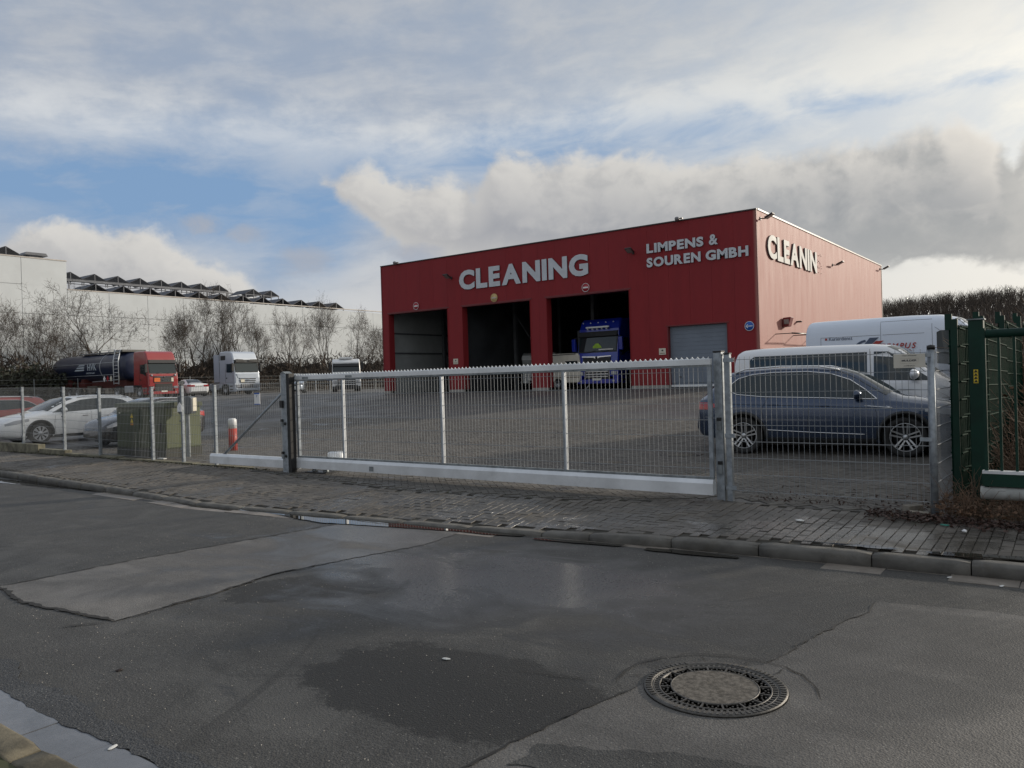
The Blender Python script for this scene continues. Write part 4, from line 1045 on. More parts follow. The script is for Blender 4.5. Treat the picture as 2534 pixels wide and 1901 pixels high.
# sliding gate
def gate():
    G=empty('sliding_gate',(-7.7,9.27,0),0,'long closed cantilever sliding gate with toothed top rail and pale bottom beam','gate')
    x0,x1=-4.03,3.92
    # local frame: x along the street
    MB().box(x0,x1,-.03,.03,1.68,1.755).obj('top_rail',ALU,G,bevel=.004)
    mb=MB(); p=.072; n=int((x1-x0)/p); poly=[(x0,1.7555)]
    for i in range(n):
        a=x0+i*p
        for k in range(0,7):
            t=k/6; poly.append((a+p*t,1.757+.026*(1-math.sin(pi*t)**.8)))
    poly.append((x0+n*p,1.7555)); mb.prism(poly,1,-.006,.006); mb.obj('toothed_strip',ALU,G,fix=True)
    MB().box(x0,x1,-.024,.024,1.655,1.6795).obj('under_rail',GALVD,G)
    # bottom beam: hollow profile with sloping shoulder, runs on to the left behind the fence
    MB().prism([(-.055,.075),(.055,.075),(.055,.215),(.03,.265),(-.03,.265),(-.055,.215)],0,x0-.0,x1).obj('bottom_beam',ALU,G)
    MB().box(x0,x1,-.022,.022,.266,.295).obj('lower_rail',GALVD,G)
    MB().prism([(-.055,.055),(.055,.055),(.055,.20),(.03,.25),(-.03,.25),(-.055,.20)],0,x0-2.75,x0-.001).obj('beam_tail',ALU,G)
    for xx in (-2.78,-.50,1.77): 
        MB().box(xx-.03,xx,-.022,.022,.296,1.654).obj('upright',GALV,G); MB().box(xx+.001,xx+.022,-.024,.02,.296,1.654).obj('upright',ALU,G)
    for xx in (x0+.0,x1-.05): MB().box(xx,xx+.05,-.022,.022,.296,1.654).obj('end_upright',GALV,G)
    segs=[(x0+.05,-2.81),(-2.757,-.53),(-.477,1.74),(1.793,x1-.05)]
    for a,b in segs: mesh_panel_geo(b-a,.30,1.60,over=.05).obj('mesh_panel',WIRE,G,loc=(a,0,0),fix=False)
    MB().tube([(x0-.02,0,1.70),(x0-2.35,0,.22)],.028,6).obj('brace',GALV,G)
    MB().box(x0+1.9,x0+2.0,-.06,-.0555,.10,.18).obj('rating_plate',GALVD,G)
    for a in (x0+.2,x0+1.35): MB().box(a,a+.16,-.034,-.0302,1.69,1.73).obj('sticker',GALVD,G)
gate()
e=empty('gate_roller_block',(-11.2,9.32,-.01),0,'dark roller carriage under the beam just right of the intercom post','gate roller')
MB().box(-.28,.28,-.12,.12,-.08,.03).obj('base',BLK,e); 
for x in (-.15,.15): MB().lathe([(0,-.03),(.045,-.03),(.045,.03),(0,.03)],(x,0,.04),1,14).obj('roller',GALVD,e)
e=empty('gate_drive_cover',(-11.25,9.75,0),0,'low pale rounded cap on the ground behind the left end of the gate','cover')
MB().lathe([(.0,.34),(.14,.335),(.17,.31),(.17,-.0)],(0,0,0),2,20).obj('cover',ALU,e)
# right fence panel with sign, round corner post and return panel
F=empty('side_fence',(0,0,0),0,'short grey mesh fence panel between the gate stop post and the round post','fence')
mesh_panel_geo(2.17,.10,1.73,over=.035).obj('mesh_panel',WIRE,F,loc=(-3.59,9.39,0),fix=False)
e=empty('round_post',(-1.385,9.42,0),0,'round galvanised corner post with black cap right of the name sign','fence post')
MB().lathe([(.036,-.12),(.036,1.76)],(0,0,0),2,20).obj('post',GALV,e); MB().lathe([(.041,1.76),(.041,1.80),(0,1.81)],(0,0,0),2,20).obj('post_cap',BLK,e)
for z in (1.70,.80): MB().box(-.12,-.0,-.05,-.037,z-.02,z+.02).obj('clamp',GALV,e)
F=empty('return_fence',(0,0,0),0,'grey mesh fence running back from the round post beside the green fence','fence')
o=mesh_panel_geo(2.5,.10,1.73,over=.035,sp=.05).obj('mesh_panel',WIRE,F,loc=(-1.37,9.46,0),fix=False); o.rotation_euler=(0,0,R(88.5))
o=mesh_panel_geo(2.5,.10,1.73,over=.035,sp=.05).obj('mesh_panel',WIRE,F,loc=(-1.305,12.0,0),fix=False); o.rotation_euler=(0,0,R(88.5))
post(-1.33,11.98,0,1.78,.05,GALV,F)
e=empty('name_sign',(-1.585,9.355,1.645),R(-1.5),'cream sign lettered MULDER hanging on the right mesh panel','sign')
CR2=mat('cream painted board',(.56,.53,.46),.5,var=.06); MB().box(-.155,.155,-.004,.004,-.075,.075).obj('board',CR2,e)
INK=mat('dark sign print',(.03,.03,.045),.5)
joined_text('MULDER',.019,.0012,INK,e,(0,-.0052,-.006),(1,0,0),(0,0,1),align='C',bold=.03,squeeze=1.5)
joined_text('Transport & Management',.010,.0012,INK,e,(0,-.0052,.052),(1,0,0),(0,0,1),align='C',name='top_line')
joined_text('tel. 0488 202275',.010,.0012,INK,e,(0,-.0052,-.058),(1,0,0),(0,0,1),align='C',squeeze=1.2,name='phone_line')
mb=MB()
for a,b,c,d in ((-.088,.088,.026,.0272),(-.088,.088,-.0272,-.026),(-.088,-.0868,-.026,.026),(.0868,.088,-.026,.026)): mb.box(a,b,-.0052,-.0042,c,d)
mb.obj('frame_line',mat('tan print',(.35,.28,.2),.6),e)
# green neighbour fence and gate
def green():
    G=empty('green_gate',(-.95,9.55,0),0,'dark green steel bar gate with white tube below at the right edge','gate')
    MB().box(0.02,.055,-.02,.02,.30,1.96).obj('end_upright',GREENP,G); MB().tube([(0.06,0,1.90),(3.2,0,1.90)],.045,10).obj('top_rail',GREENP,G)
    for k in range(22): MB().box(.16+k*.135,.185+k*.135,-.012,.012,.445,1.86).obj('bar',GREENP,G)
    for k in range(22): MB().lathe([(.008,0),(.006,.05),(0,.06)],(.12+k*.135,0,1.946),2,6).obj('finial',GREENP,G)
    MB().box(.0,3.2,-.05,.05,.445,.475).obj('beam_top',ALU,G); MB().box(0,3.2,-.048,.048,.315,.444).obj('bottom_beam',GREENP,G)
    MB().tube([(-.02,0,.24),(3.2,0,.24)],.068,14).obj('guide_tube',mat('dirty white tube',(.45,.45,.42),.55,var=.2,vs=6.,dirt=.5),G)
    P=empty('green_post',(-1.02,10.0,0),0,'broad dark green square gate post with small yellow warning sticker','gate post')
    MB().box(-.072,.072,-.072,.072,-.05,2.07).obj('post',GREENP,P,bevel=.006); MB().box(-.085,.085,-.085,.085,2.071,2.085).obj('post_cap',GALVD,P)
    MB().box(-.03,.015,-.0745,-.073,1.38,1.53).obj('warning_sticker',mat('yellow sticker',(.62,.45,.03),.5),P)
    for k in range(4): MB().prism([(-.026,1.39+k*.036),(.011,1.39+k*.036),(-.0075,1.418+k*.036)],1,-.0765,-.075).obj('warning_mark',BLK,P)
    F=empty('green_fence',(0,0,0),0,'dark green mesh fence running back into the brambles behind the green post','fence')
    pts=[(-1.24,10.06),(-1.17,12.0),(-1.12,14.4),(-1.06,16.9)]; zz=[2.10,2.22,2.34,2.44]
    for (x,y),z in zip(pts,zz):
        post(x,y,-.05,z,.07,GREENP,F,cap=False); MB().box(x-.09,x-.02,y-.03,y+.03,z-.12,z+.06).obj('barbed_arm',GREENP,F)
    for i in range(3):
        (xa,ya),(xb,yb)=pts[i],pts[i+1]; L=math.hypot(xb-xa,yb-ya)
        for off in (0,.09):
            o=mesh_panel_geo(L,.05,zz[i]-.1,over=.03,sp=.042,th=.0045,slope=-.02).obj('mesh_panel',GREENW,F,loc=(xa-.05+off,ya,0.),fix=False); o.rotation_euler=(0,0,math.atan2(yb-ya,xb-xa))
    # second leaf, a folded green mesh wing in front of the fence
    o=mesh_panel_geo(1.0,.05,2.02,over=.02,sp=.042,th=.0048).obj('mesh_panel',GREENW,F,loc=(-1.27,10.05,0),fix=False); o.rotation_euler=(0,0,R(75))
green()
# far fence on the left behind the tanker
F=empty('far_fence',(0,0,0),0,'distant grey mesh fence with thin posts in front of the dark hedge','fence')
for k in range(18):
    y=18+k*3.4; post(-68.5,y,.9,2.75,.05,GALVD,F,cap=False)
    for z in (1.1,1.5,1.9,2.3,2.68): MB().box(-68.505,-68.495,y+.04,y+3.36,z-.006,z+.006).obj('mesh_rail',GALVD,F)

# ---------------------------------------------------------------- small things by the fence
OLIVE=mat('olive green cabinet paint',(.048,.060,.026),.5,var=.14,vs=2.,dirt=.15); OLIVL=mat('olive cabinet lit side',(.085,.10,.045),.5,var=.12,vs=2.,dirt=.12)
C=empty('utility_cabinet',(-18.4,10.35,0),0,'large olive green electricity cabinet standing behind the left mesh fence','cabinet')
MB().box(-1.12,1.12,-.46,.46,-.05,.19).obj('base',mat('cabinet plinth',(.05,.05,.04),.8),C)
MB().box(-1.10,1.10,-.45,.45,.191,1.16).obj('body',OLIVE,C,bevel=.006)
MB().prism([(-.49,1.165),(.49,1.165),(.47,1.265),(0,1.285),(-.47,1.265)],0,-1.14,1.14).obj('lid',OLIVE,C,bevel=.006)
MB().box(-1.07,-.02,-.464,-.451,.22,1.13).obj('door',OLIVE,C); MB().box(.01,1.07,-.464,-.451,.22,1.13).obj('door',OLIVE,C)
MB().box(1.102,1.116,-.43,.43,.22,1.13).obj('side_panel',OLIVL,C)  # paler than the doors: daylight on this face is put into the colour
for k in range(10): MB().box(-.95,-.12,-.472,-.465,.28+k*.045,.30+k*.045).obj('louvre',OLIVE,C)
MB().box(.93,.97,-.49,-.465,.58,.80).obj('door_handle',BLK,C); MB().box(-.98,-.90,-.466,-.4645,1.02,1.05).obj('type_label',CREAM,C)
for z in (.80,.92): MB().prism([(-.42,z),(-.30,z),(-.36,z+.11)],1,-.467,-.4645).obj('warning_triangle',MATS['yellow sticker'],C)
MB().box(-.43,-.29,-.467,-.4645,.74,.785).obj('warning_label',mat('orange label',(.5,.2,.03),.5),C)
joined_text('Uesen',.035,.001,mat('faded white print',(.3,.3,.27),.6),C,(1.1175,-.25,1.02),(0,1,0),(0,0,1),name='lettering')
M_=empty('letter_box',(-16.95,10.25,0),R(40),'grey letter box with pale side mounted at the right end of the green cabinet','letter box')
MB().prism([(-.16,1.05),(-.13,1.0),(.13,1.0),(.16,1.05),(.16,1.36),(.10,1.40),(-.16,1.40)],1,-.17,.17).obj('box_body',mat('letter box grey',(.075,.085,.095),.4),M_,bevel=.015)
MB().box(.162,.176,-.12,.12,1.06,1.37).obj('end_cap',CREAM,M_,bevel=.004); MB().box(-.04,.04,-.04,.04,-.05,1.0).obj('stand',GALVD,M_)
BR=mat('red bollard paint',(.42,.045,.03),.5,var=.2,dirt=.15)
B=empty('bollard',(-17.43,11.75,0),0,'red and white round bollard standing just left of the tall gate post','bollard')
MB().lathe([(.105,-.02),(.105,.55)],(0,0,0),2,20).obj('red_band',BR,B); MB().lathe([(.104,.551),(.104,.77),(.08,.80),(0,.805)],(0,0,0),2,20).obj('white_top',WHT,B)
Pk=empty('parking_sign',(-50.2,43.0,0.95),R(40),'small blue parking sign before the hedge right of the gate post','sign')
MB().box(-.22,.22,-.01,.01,1.0,1.5).obj('plate',SBLU,Pk); joined_text('P',.26,.004,WHT,Pk,(-.08,-.013,1.12),(1,0,0),(0,0,1),bold=.03,name='symbol'); MB().box(-.03,.03,.011,.05,0,1.5).obj('pole',GALV,Pk)
Pb=empty('barrier_bar',(-52.0,41.6,.95),R(40),'pale horizontal bar on two legs left of the parking sign','barrier')
MB().box(-1.2,1.2,-.03,.03,1.5,1.6).obj('bar',ALU,Pb)
for x in (-1.15,1.15): MB().box(x-.03,x+.03,-.03,.03,0,1.5).obj('leg',ALU,Pb)
# ---------------------------------------------------------------- manhole covers
IRON=mat('worn cast iron',(.085,.08,.073),.45,.45,var=.3,vs=30.,bump=.3,bs=200); PIT=mat('black pocket shade',(.012,.012,.012),.8); MCON=mat('cover concrete',(.125,.113,.098),.92,var=.42,vs=34.,bump=.8,bs=90,spec=.2,dirt=.35)
def ringsec(mb,r0,r1,z0,z1,a0,a1,n=4,mi=0):
    t=np.linspace(a0,a1,n+1); v=[]
    for z in (z0,z1):
        for r in (r0,r1):
            for q in t: v.append((r*math.cos(q),r*math.sin(q),z))
    k=n+1; f=[]
    for i in range(n):
        f+=[(2*k+i,2*k+i+1,3*k+i+1,3*k+i),(i,i+1,2*k+i+1,2*k+i),(k+i,k+i+1,3*k+i+1,3*k+i)]
    f+=[(0,k,3*k,2*k),(n,k+n,3*k+n,2*k+n)]
    mb.add(v,f,mi)
def manhole():
    E_=empty('manhole_cover',(-1.745,4.20,ROAD+.0035),R(8),'round cast iron manhole cover with a pale concrete centre in the near road','manhole cover')
    MB().lathe([(0,-.0),(.395,-.0)],(0,0,0.001),2,64).obj('pocket_floor',PIT,E_,fix=False)  # black floor paints in the shade of deeper pockets
    mb=MB(); mb.lathe([(.3925,.0),(.3925,.012),(.345,.012),(.345,.0)],(0,0,0),2,72,close=False); mb.obj('frame',IRON,E_)
    # radial nubs on the frame and between frame and cover
    m2=MB()
    for k in range(72):
        a=k*2*pi/72
        if 20<k<26 or 44<k<50 : continue
        ringsec(m2,.352,.384,.0121,.0165,a,a+.036,2)
    m2.obj('frame_nubs',IRON,E_)['kind']='stuff'
    MB().lathe([(.343,.0),(.343,.011),(.336,.011),(.336,.0)],(0,0,0),2,72).obj('cover_ring',IRON,E_)
    m3=MB()
    for k in range(66):
        a=k*2*pi/66; ringsec(m3,.311,.3355,.0,.010,a,a+.040,2)
    m3.obj('cover_teeth',IRON,E_)['kind']='stuff'
    MB().lathe([(.3105,.0),(.3105,.0115),(.302,.0115),(.302,.0)],(0,0,0),2,72).obj('cover_ring',IRON,E_)
    for k in range(16):
        a=k*2*pi/16; m=MB(); ringsec(m,.2445,.3015,.0,.0112,a-.018,a+.018,2)
        m.obj('spoke',IRON,E_)
    m4=MB()
    for k in range(16):
        for da,r in ((.09,.262),(.13,.288),(.20,.272),(.27,.288),(.31,.262)):
            a=k*2*pi/16+da; ringsec(m4,r-.005,r+.005,.0,.009,a-.015,a+.015,2)
    o=m4.obj('pocket_studs',IRON,E_); o['kind']='stuff'
    MB().lathe([(.244,.0),(.244,.0115),(.237,.0118),(.2369,.0)],(0,0,0),2,64).obj('cover_ring',IRON,E_)
    MB().lathe([(.2365,.0),(.2365,.0105),(.0,.0107)],(0,0,0),2,48,smooth=False).obj('concrete_centre',MCON,E_)
    txt=['1','2','5','D','4','0','0']
manhole()
def small_cover(x,y,lab):
    e=empty('manhole_cover',(x,y,0),0,lab,'manhole cover','round covers in the yard paving')
    MB().lathe([(.40,-.03),(.40,.004),(.345,.004),(.345,-.03)],(0,0,0),2,40).obj('frame',mat('dark iron',(.05,.048,.045),.5,.4),e)
    MB().lathe([(.335,-.03),(.335,.0045),(.30,.0045),(.30,-.03)],(0,0,0),2,40).obj('cover_ring',MATS['dark iron'],e)
    MB().lathe([(.298,-.03),(.298,.006),(0,.007)],(0,0,0),2,40).obj('concrete_centre',MCON,e)
    MB().lathe([(.62,-.03),(.62,-.006),(0,-.006)],(0,0,0),2,24).obj('mortar_bed',mat('mortar bed',(.10,.095,.085),.9),e)
small_cover(-7.2,12.62,'round cover in the yard paving behind the third gate bay, nearer the road')
small_cover(-6.52,14.35,'round cover in the yard paving just left of the blue estate car')

# ---------------------------------------------------------------- plants, leaves, litter
def leafy():
    r=np.random.RandomState(12)
    LEAFB=mat('wet brown leaves',(.048,.024,.017),.6,var=.6,vs=30.); STEM=mat('bramble stems',(.125,.078,.050),.85,var=.45,vs=6.); DRY=mat('dry bramble leaves',(.10,.055,.03),.8,var=.5,vs=8.)
    def scatter(n,fx,size,name,m,lab,zr=(0,.03),up=False):
        P=np.array([fx() for _ in range(n)]); N=len(P); w=r.normal(size=(N,3)); w[:,2]*=.35; w/=np.linalg.norm(w,axis=1)[:,None]; u=r.normal(size=(N,3)); u[:,2]*=.4; u/=np.linalg.norm(u,axis=1)[:,None]
        sz=(size*r.uniform(.5,1.3,N))[:,None]; c=P+np.stack([0*P[:,0],0*P[:,0],r.uniform(*zr,N)],1)
        q=np.stack([c-w*sz,c+u*sz*.6,c+w*sz,c-u*sz*.6],1)
        me=bpy.data.meshes.new(name); me.from_pydata(q.reshape(-1,3).tolist(),[],np.arange(N*4).reshape(N,4).tolist()); me.materials.append(m); o=bpy.data.objects.new(name,me); COL.objects.link(o); tag(o,lab,'leaves',kind='stuff')
    def f1():
        x=r.uniform(-2.0,.9); y=9.32-abs(r.normal())*.16-.25*max(0,min(1,(x+2.2)/1.5)); return (x,y,float(walk_z(x,y))+.006)
    scatter(2600,f1,.026,'leaf_litter',LEAFB,'dark red brown leaves heaped below the round and green posts',(0,.05))
    def f2():
        x=r.uniform(-3.5,-1.3); y=9.5+abs(r.normal())*.5; return (x,y,.004)
    scatter(450,f2,.022,'leaf_litter',LEAFB,'leaves and grit on the yard edge behind the right mesh panel',(0,.012))
    def f3():
        x=r.uniform(-24,-12.4); y=9.2-abs(r.normal())*.06; return (x,y,float(walk_z(x,y))+.004)
    scatter(1300,f3,.02,'leaf_litter',mat('dark moss and leaves',(.035,.035,.015),.9,var=.6,vs=12.),'moss and leaves along the foot of the left fence',(0,.02))
    def f4():
        x=r.uniform(-1.4,2.); y=9.05+r.rand()*1.0; return (x,y,-.02+.12*r.rand())
    scatter(2600,f4,.03,'leaf_litter',DRY,'dry brown leaves and stalks under the green gate',(0,.10))
    def stems(n,fx,L,name,lab,th=.004,lean=.5):
        mb=MB()
        for _ in range(n):
            x,y,z=fx(); l=L*r.uniform(.45,1.1); a=r.uniform(0,2*pi); d=np.array([math.cos(a)*lean*r.rand(),math.sin(a)*lean*r.rand(),1.]); p=np.array([x,y,z]); pts=[p]
            for k in range(4): d=d+r.normal(size=3)*.22+np.array([0,0,-.12*k]); d/=np.linalg.norm(d); p=p+d*l/4; pts.append(p)
            mb.tube(pts,[th*1.2,th,th,th*.8,th*.5],3,caps=False)
        o=mb.obj(name,STEM,fix=False); tag(o,lab,'brambles',kind='stuff')
    stems(420,lambda:(r.uniform(-1.28,.7),r.uniform(9.15,9.6),-.02),.34,'bramble_tuft','dry brown bramble tufts around the feet of the posts',.0022,.9)
    stems(90,lambda:(r.normal()*.12-1.15,r.normal()*.08+9.55,-.02),.55,'bramble_tuft','taller dry tuft between the round post and the green post',.0025,.8)
    stems(3800,lambda:(r.uniform(-.95,4.5),r.uniform(10.6,17.),0.),1.45,'bramble_thicket','tangle of brown bramble stems behind the green gate',.0045,.7)
    def f5(): return (r.uniform(-.9,4.5),r.uniform(11.,17.),r.uniform(0,1.3))
    scatter(3800,f5,.04,'bramble_leaves',DRY,'dry leaves caught in the brambles behind the green gate')
    b=[[(x,y,z*(.85+.3*r.rand())) for y,z in ((11.6,0.05),(13.,.5),(15.,1.0),(18.,1.35),(26.,1.7),(60.,1.9))] for x in np.linspace(-.7,25,22)]
    o=MB().grid(b,smooth=False).obj('bank',mat('bank earth',(.05,.034,.022),.95,var=.5,vs=2.,bump=.7,bs=12)); tag(o,kind='structure')
    stems(900,lambda:(r.uniform(-1.0,.3),r.uniform(17.3,19.2),.2),2.6,'bramble_thicket','tall brown scrub at the far end of the green fence',.009,.35)
    stems(700,lambda:(r.uniform(-1.0,.8),r.uniform(9.9,11.4),-.02),.7,'bramble_tuft','low brown brambles directly behind the green gate beam',.003,.8)
    def wd():
        x=r.uniform(-23,-3.8); y=float(inner_y(x))+r.normal()*.03; return (x,y,-.01)
    mb=MB()
    for _ in range(420):
        x,y,z=wd(); a=r.uniform(0,2*pi); l=r.uniform(.02,.07); mb.add([(x-.002,y,z),(x+.002,y,z),(x+math.cos(a)*l*.6,y+math.sin(a)*l*.6,z+l)],[(0,1,2)])
    o=mb.obj('weeds',mat('weed green',(.05,.065,.02),.8,var=.4,vs=9.),fix=False); tag(o,'small weeds along the joint between pavement and yard','weeds',kind='stuff')
leafy()
def lump(name,x,y,z,s,m,label,cat,seed=1,grp=None,flat=.6):
    r=np.random.RandomState(seed); import bmesh
    bm=bmesh.new(); bmesh.ops.create_icosphere(bm,subdivisions=2,radius=1)
    for v in bm.verts: v.co=Vector((v.co.x*s[0],v.co.y*s[1],v.co.z*s[2]))*(1+r.normal()*.09)
    me=bpy.data.meshes.new(name); bm.to_mesh(me); bm.free(); me.materials.append(m); o=bpy.data.objects.new(name,me); COL.objects.link(o); o.location=(x,y,z+s[2]*.7); o.rotation_euler=(0,0,r.uniform(0,6)); tag(o,label,cat,grp); return o
RUB=mat('grey rubble concrete',(.20,.18,.15),.9,var=.3,vs=9.,bump=.6,bs=50)
o=MB().box(-.10,.10,-.05,.05,0,.07).obj('paving_block',RUB,None,bevel=.006); o.location=(-1.62,9.52,.0); o.rotation_euler=(R(4),0,R(55)); tag(o,'loose grey paving block lying left of the round post foot','paving block')
o=MB().box(-.10,.10,-.05,.05,0,.06).obj('paving_block',RUB,None,bevel=.006); o.location=(-1.52,9.28,-.02); o.rotation_euler=(0,R(6),R(25)); tag(o,'mossy paving block half buried in leaves by the round post','paving block')
lump('pebble',-1.02,8.62,-.02,(.03,.022,.016),WHT,'small white stone on the pavement before the green post','pebble',3)
lump('pebble',-2.55,8.55,-.03,(.045,.03,.012),mat('white paper',(.6,.6,.58),.8),'crumpled white paper scrap on the pavement below the mesh panel','paper',4)
o=MB().box(-.04,.04,-.012,.012,0,.012).obj('plastic_scrap',mat('turquoise plastic',(.04,.26,.20),.35),None,bevel=.004); o.location=(-1.22,8.86,-.015); o.rotation_euler=(0,0,R(-12)); tag(o,'turquoise plastic scrap lying at the leaf edge near the round post','litter')
lump('dark_leaf',-5.0,2.5,ROAD,(.022,.016,.008),mat('black leaf',(.02,.012,.01),.6),'dark curled leaf on the near asphalt at the lower left','leaf',6)
for (x,y,l,sd_) in ((-1.0,7.45,'pale flat scrap in the gutter in front of the right kerb',7),(-.62,7.35,'light paper bit in the gutter at the right picture edge',8),(-3.35,3.75,'pale flattened scrap on the dark round asphalt patch',9),(-3.95,1.93,'yellowish leaf on the wet near gutter edge',10)):
    lump('paper_scrap',x,y,ROAD+.004,(.03,.014,.004),MATS['white paper'],l,'litter',sd_)
e=MB().box(-.12,.12,-.05,.05,.0,.03).obj('plastic_bottle',mat('white plastic',(.5,.5,.48),.4),None,bevel=.02); e.location=(-17.0,9.62,.0); e.rotation_euler=(0,0,.1); tag(e,'flat white plastic scrap behind the fence before the green cabinet','litter')
def grit():
    r=np.random.RandomState(33); mb=MB(); n=2600; P=[]
    for _ in range(n):
        x=r.uniform(-9,1.2); y=2.0+(float(kerb_y(x))-.3-2.0)*r.rand()**(.35 if r.rand()<.4 else 1); s_=r.uniform(.0015,.0045); P.append((x,y,s_))
    for x,y,s_ in P:
        z=ROAD+.002; mb.add([(x-s_,y-s_*.7,z),(x+s_,y-s_,z),(x+s_*.3,y+s_,z),(x,y,z+s_*1.1)],[(0,1,3),(1,2,3),(2,0,3)])
    o=mb.obj('road_grit',mat('pale grit',(.30,.28,.25),.8,var=.5,vs=60.),fix=False); tag(o,'scattered pale grit on the asphalt','grit',kind='stuff')
grit()

# ---------------------------------------------------------------- vehicles
def paint(name,col,rough=.32,coat=1.,metal=0.):
    m,T,b=newmat(name); pos=V(T,T.node('ShaderNodeTexCoord').outputs['Object']); n=T.noise(pos,1.6,5,.6); x,y,z=T.sep(pos)
    c=T.mix(T.sstep(n,.5,.8)*.25,col,tuple(min(1,q*.75+.02) for q in col))
    c=T.mix(T.sstep(z,.55,.15)*.30*T.sstep(T.noise(pos,7.,5,.7),.3,.7),c,(.12,.11,.095))    # road film on the sills
    T.set(b.inputs['Base Color'],c); T.set(b.inputs['Roughness'],T.lin(n,.3,.7,rough-.04,rough+.06)); b.inputs['Metallic'].default_value=metal
    b.inputs['Coat Weight'].default_value=coat; b.inputs['Coat Roughness'].default_value=.05; b.inputs['Specular IOR Level'].default_value=.5
    MATS[name]=m; return m
GLASS=glassmat(); TYRE=mat('tyre rubber',(.018,.018,.018),.8,var=.3,obj=True); RIMS=mat('polished alloy',(.45,.46,.47),.28,.7,obj=True); RIMD=mat('dark alloy pocket',(.03,.03,.033),.5,obj=True); HUB=mat('silver hub cap',(.42,.43,.45),.4,.3,obj=True)
CHROME=mat('chrome trim',(.75,.75,.75),.14,1.,var=.03,obj=True); PLAST=mat('dark plastic trim',(.022,.023,.024),.55,obj=True); TAIL=mat('tail lamp red',(.38,.012,.012),.15,coat=1.,obj=True); LAMP=mat('clear lamp glass',(.30,.31,.33),.1,coat=1.,obj=True); PLATE=mat('number plate',(.62,.62,.58),.5,obj=True); INTER=mat('dark cabin',(.02,.02,.02),.8,obj=True)
def chaik(p,it=2):
    p=np.asarray(p,float)
    for _ in range(it):
        q=[p[0]]
        for a,b in zip(p[:-1],p[1:]): q+= [a*.75+b*.25,a*.25+b*.75]
        q.append(p[-1]); p=np.array(q)
    return p
class Car:
    """body lofted from cross sections; x runs from the tail (-L/2) to the nose (+L/2)"""
    def __init__(s,L,W,top,bot,wid,belt,roof,box=0.):
        s.L=L; s.W=W; s.tab=dict(top=top,bot=bot,wid=wid,belt=belt,roof=roof); s.box=box
        xs=np.linspace(0,L,90); xs=np.unique(np.concatenate([xs,[.01,.03,.06,.1,L-.1,L-.06,L-.03,L-.01]])); s.xs=xs; s.c={}
        for k,t in s.tab.items():
            fine=np.linspace(-.3,L+.3,400); v=np.interp(fine,[q[0] for q in t],[q[1] for q in t]); w=9 if k!='top' else 5
            kr=np.hanning(w+2)[1:-1]; kr/=kr.sum(); v=np.convolve(np.pad(v,w//2,'edge'),kr,'valid')
            s.c[k]=(fine,v)
    def g(s,k,x): return float(np.interp(x,*s.c[k]))
    def sec(s,x):
        T=s.g('top',x); zb=s.g('bot',x); W=s.g('wid',x); be=min(s.g('belt',x),T-.05); wr=min(s.g('roof',x),W*.93); cab=min(1,max(0,(T-be-.05)/.12)); h=be-zb
        wre=wr*cab+(W*.86)*(1-cab); rr=.055+s.box*.05
        p=[(0,zb),(W*.86,zb),(W*.955,zb+.06),(W*.985,zb+h*.30),(W*1.0,zb+h*.52),(W*.993,zb+h*.78),(W*.965,be-.015),(W*.945,be+.01)]
        zed=T-(rr+.02)*cab-.012
        p+=[(W*.945+(wre-W*.945)*.5,be+.01+(zed-be-.01)*.5),(wre,zed),(wre*.80,T-.018),(wre*.45,T-.004),(0,T)]
        return chaik(p,2)
    def sy(s,x,z):
        q=s.sec(x+s.L/2); k=int(np.argmax(q[:,1]>q[0,1]+.01)); k=max(k-1,1); zz=np.maximum.accumulate(q[k:,1]); e=int(np.argmax(zz>=zz[-1]-.045))+1
        return float(np.interp(z,zz[:e],q[k:k+e,0]))
    def tz(s,x,y):
        q=s.sec(x+s.L/2)[::-1]; yy=np.maximum.accumulate(q[:,0]); e=int(np.argmax(yy>=yy.max()*.9))
        return float(np.interp(abs(y),yy[:e+1],q[:e+1,1]))
    def body(s,m,wheels,Ra,root):
        P=[]
        for x in s.xs:
            q=s.sec(x); P.append([(x-s.L/2,a,b) for a,b in q]+[(x-s.L/2,-a,b) for a,b in q[-2:0:-1]])
        mb=MB().grid(P,cu=True); n=len(P[0]); k=len(P); mb.f+=[list(range(n))[::-1],[(k-1)*n+j for j in range(n)]]; mb.m+=[0,0]; mb.sm+=[False,False]
        o=mb.obj('body',[m,PLAST],root)
        cb=MB()
        for wx,zc in wheels:
            for sg in (1,-1):
                t=np.linspace(0,2*pi,28,endpoint=False); y0=sg*(s.W-.30); y1=sg*(s.W+.2)
                cb.prism([(wx+Ra*math.cos(a),zc+Ra*math.sin(a)) for a in t],1,min(y0,y1),max(y0,y1),mi=1)
        c=cb.obj('cut',[m,PLAST],root); md=o.modifiers.new('b','BOOLEAN'); md.object=c; md.operation='DIFFERENCE'; md.solver='EXACT'
        bpy.context.view_layer.update(); dg=bpy.context.evaluated_depsgraph_get(); dg.update(); me=bpy.data.meshes.new_from_object(o.evaluated_get(dg)); o.modifiers.clear(); o.data=me; bpy.data.objects.remove(c)
        # keep flat sills flat, smooth the skin
        me.polygons.foreach_set('use_smooth',[True]*len(me.polygons))
        try: me.set_sharp_from_angle(angle=R(38))
        except Exception: pass
        return o
    def side(s,name,m,root,lo,hi,sg,off=.006,nx=22,nz=5,thick=False):
        """patch on the flank between two curves (x,z)"""
        x0=max(lo[0][0],hi[0][0]); x1=min(lo[-1][0],hi[-1][0]); P=[]
        for x in np.linspace(x0,x1,nx):
            a=np.interp(x,[q[0] for q in lo],[q[1] for q in lo]); b=np.interp(x,[q[0] for q in hi],[q[1] for q in hi]); b=max(b,a+.001)
            P.append([(x,sg*(s.sy(x,z)+off),z) for z in np.linspace(a,b,nz)])
        return MB().grid(P).obj(name,m,root)
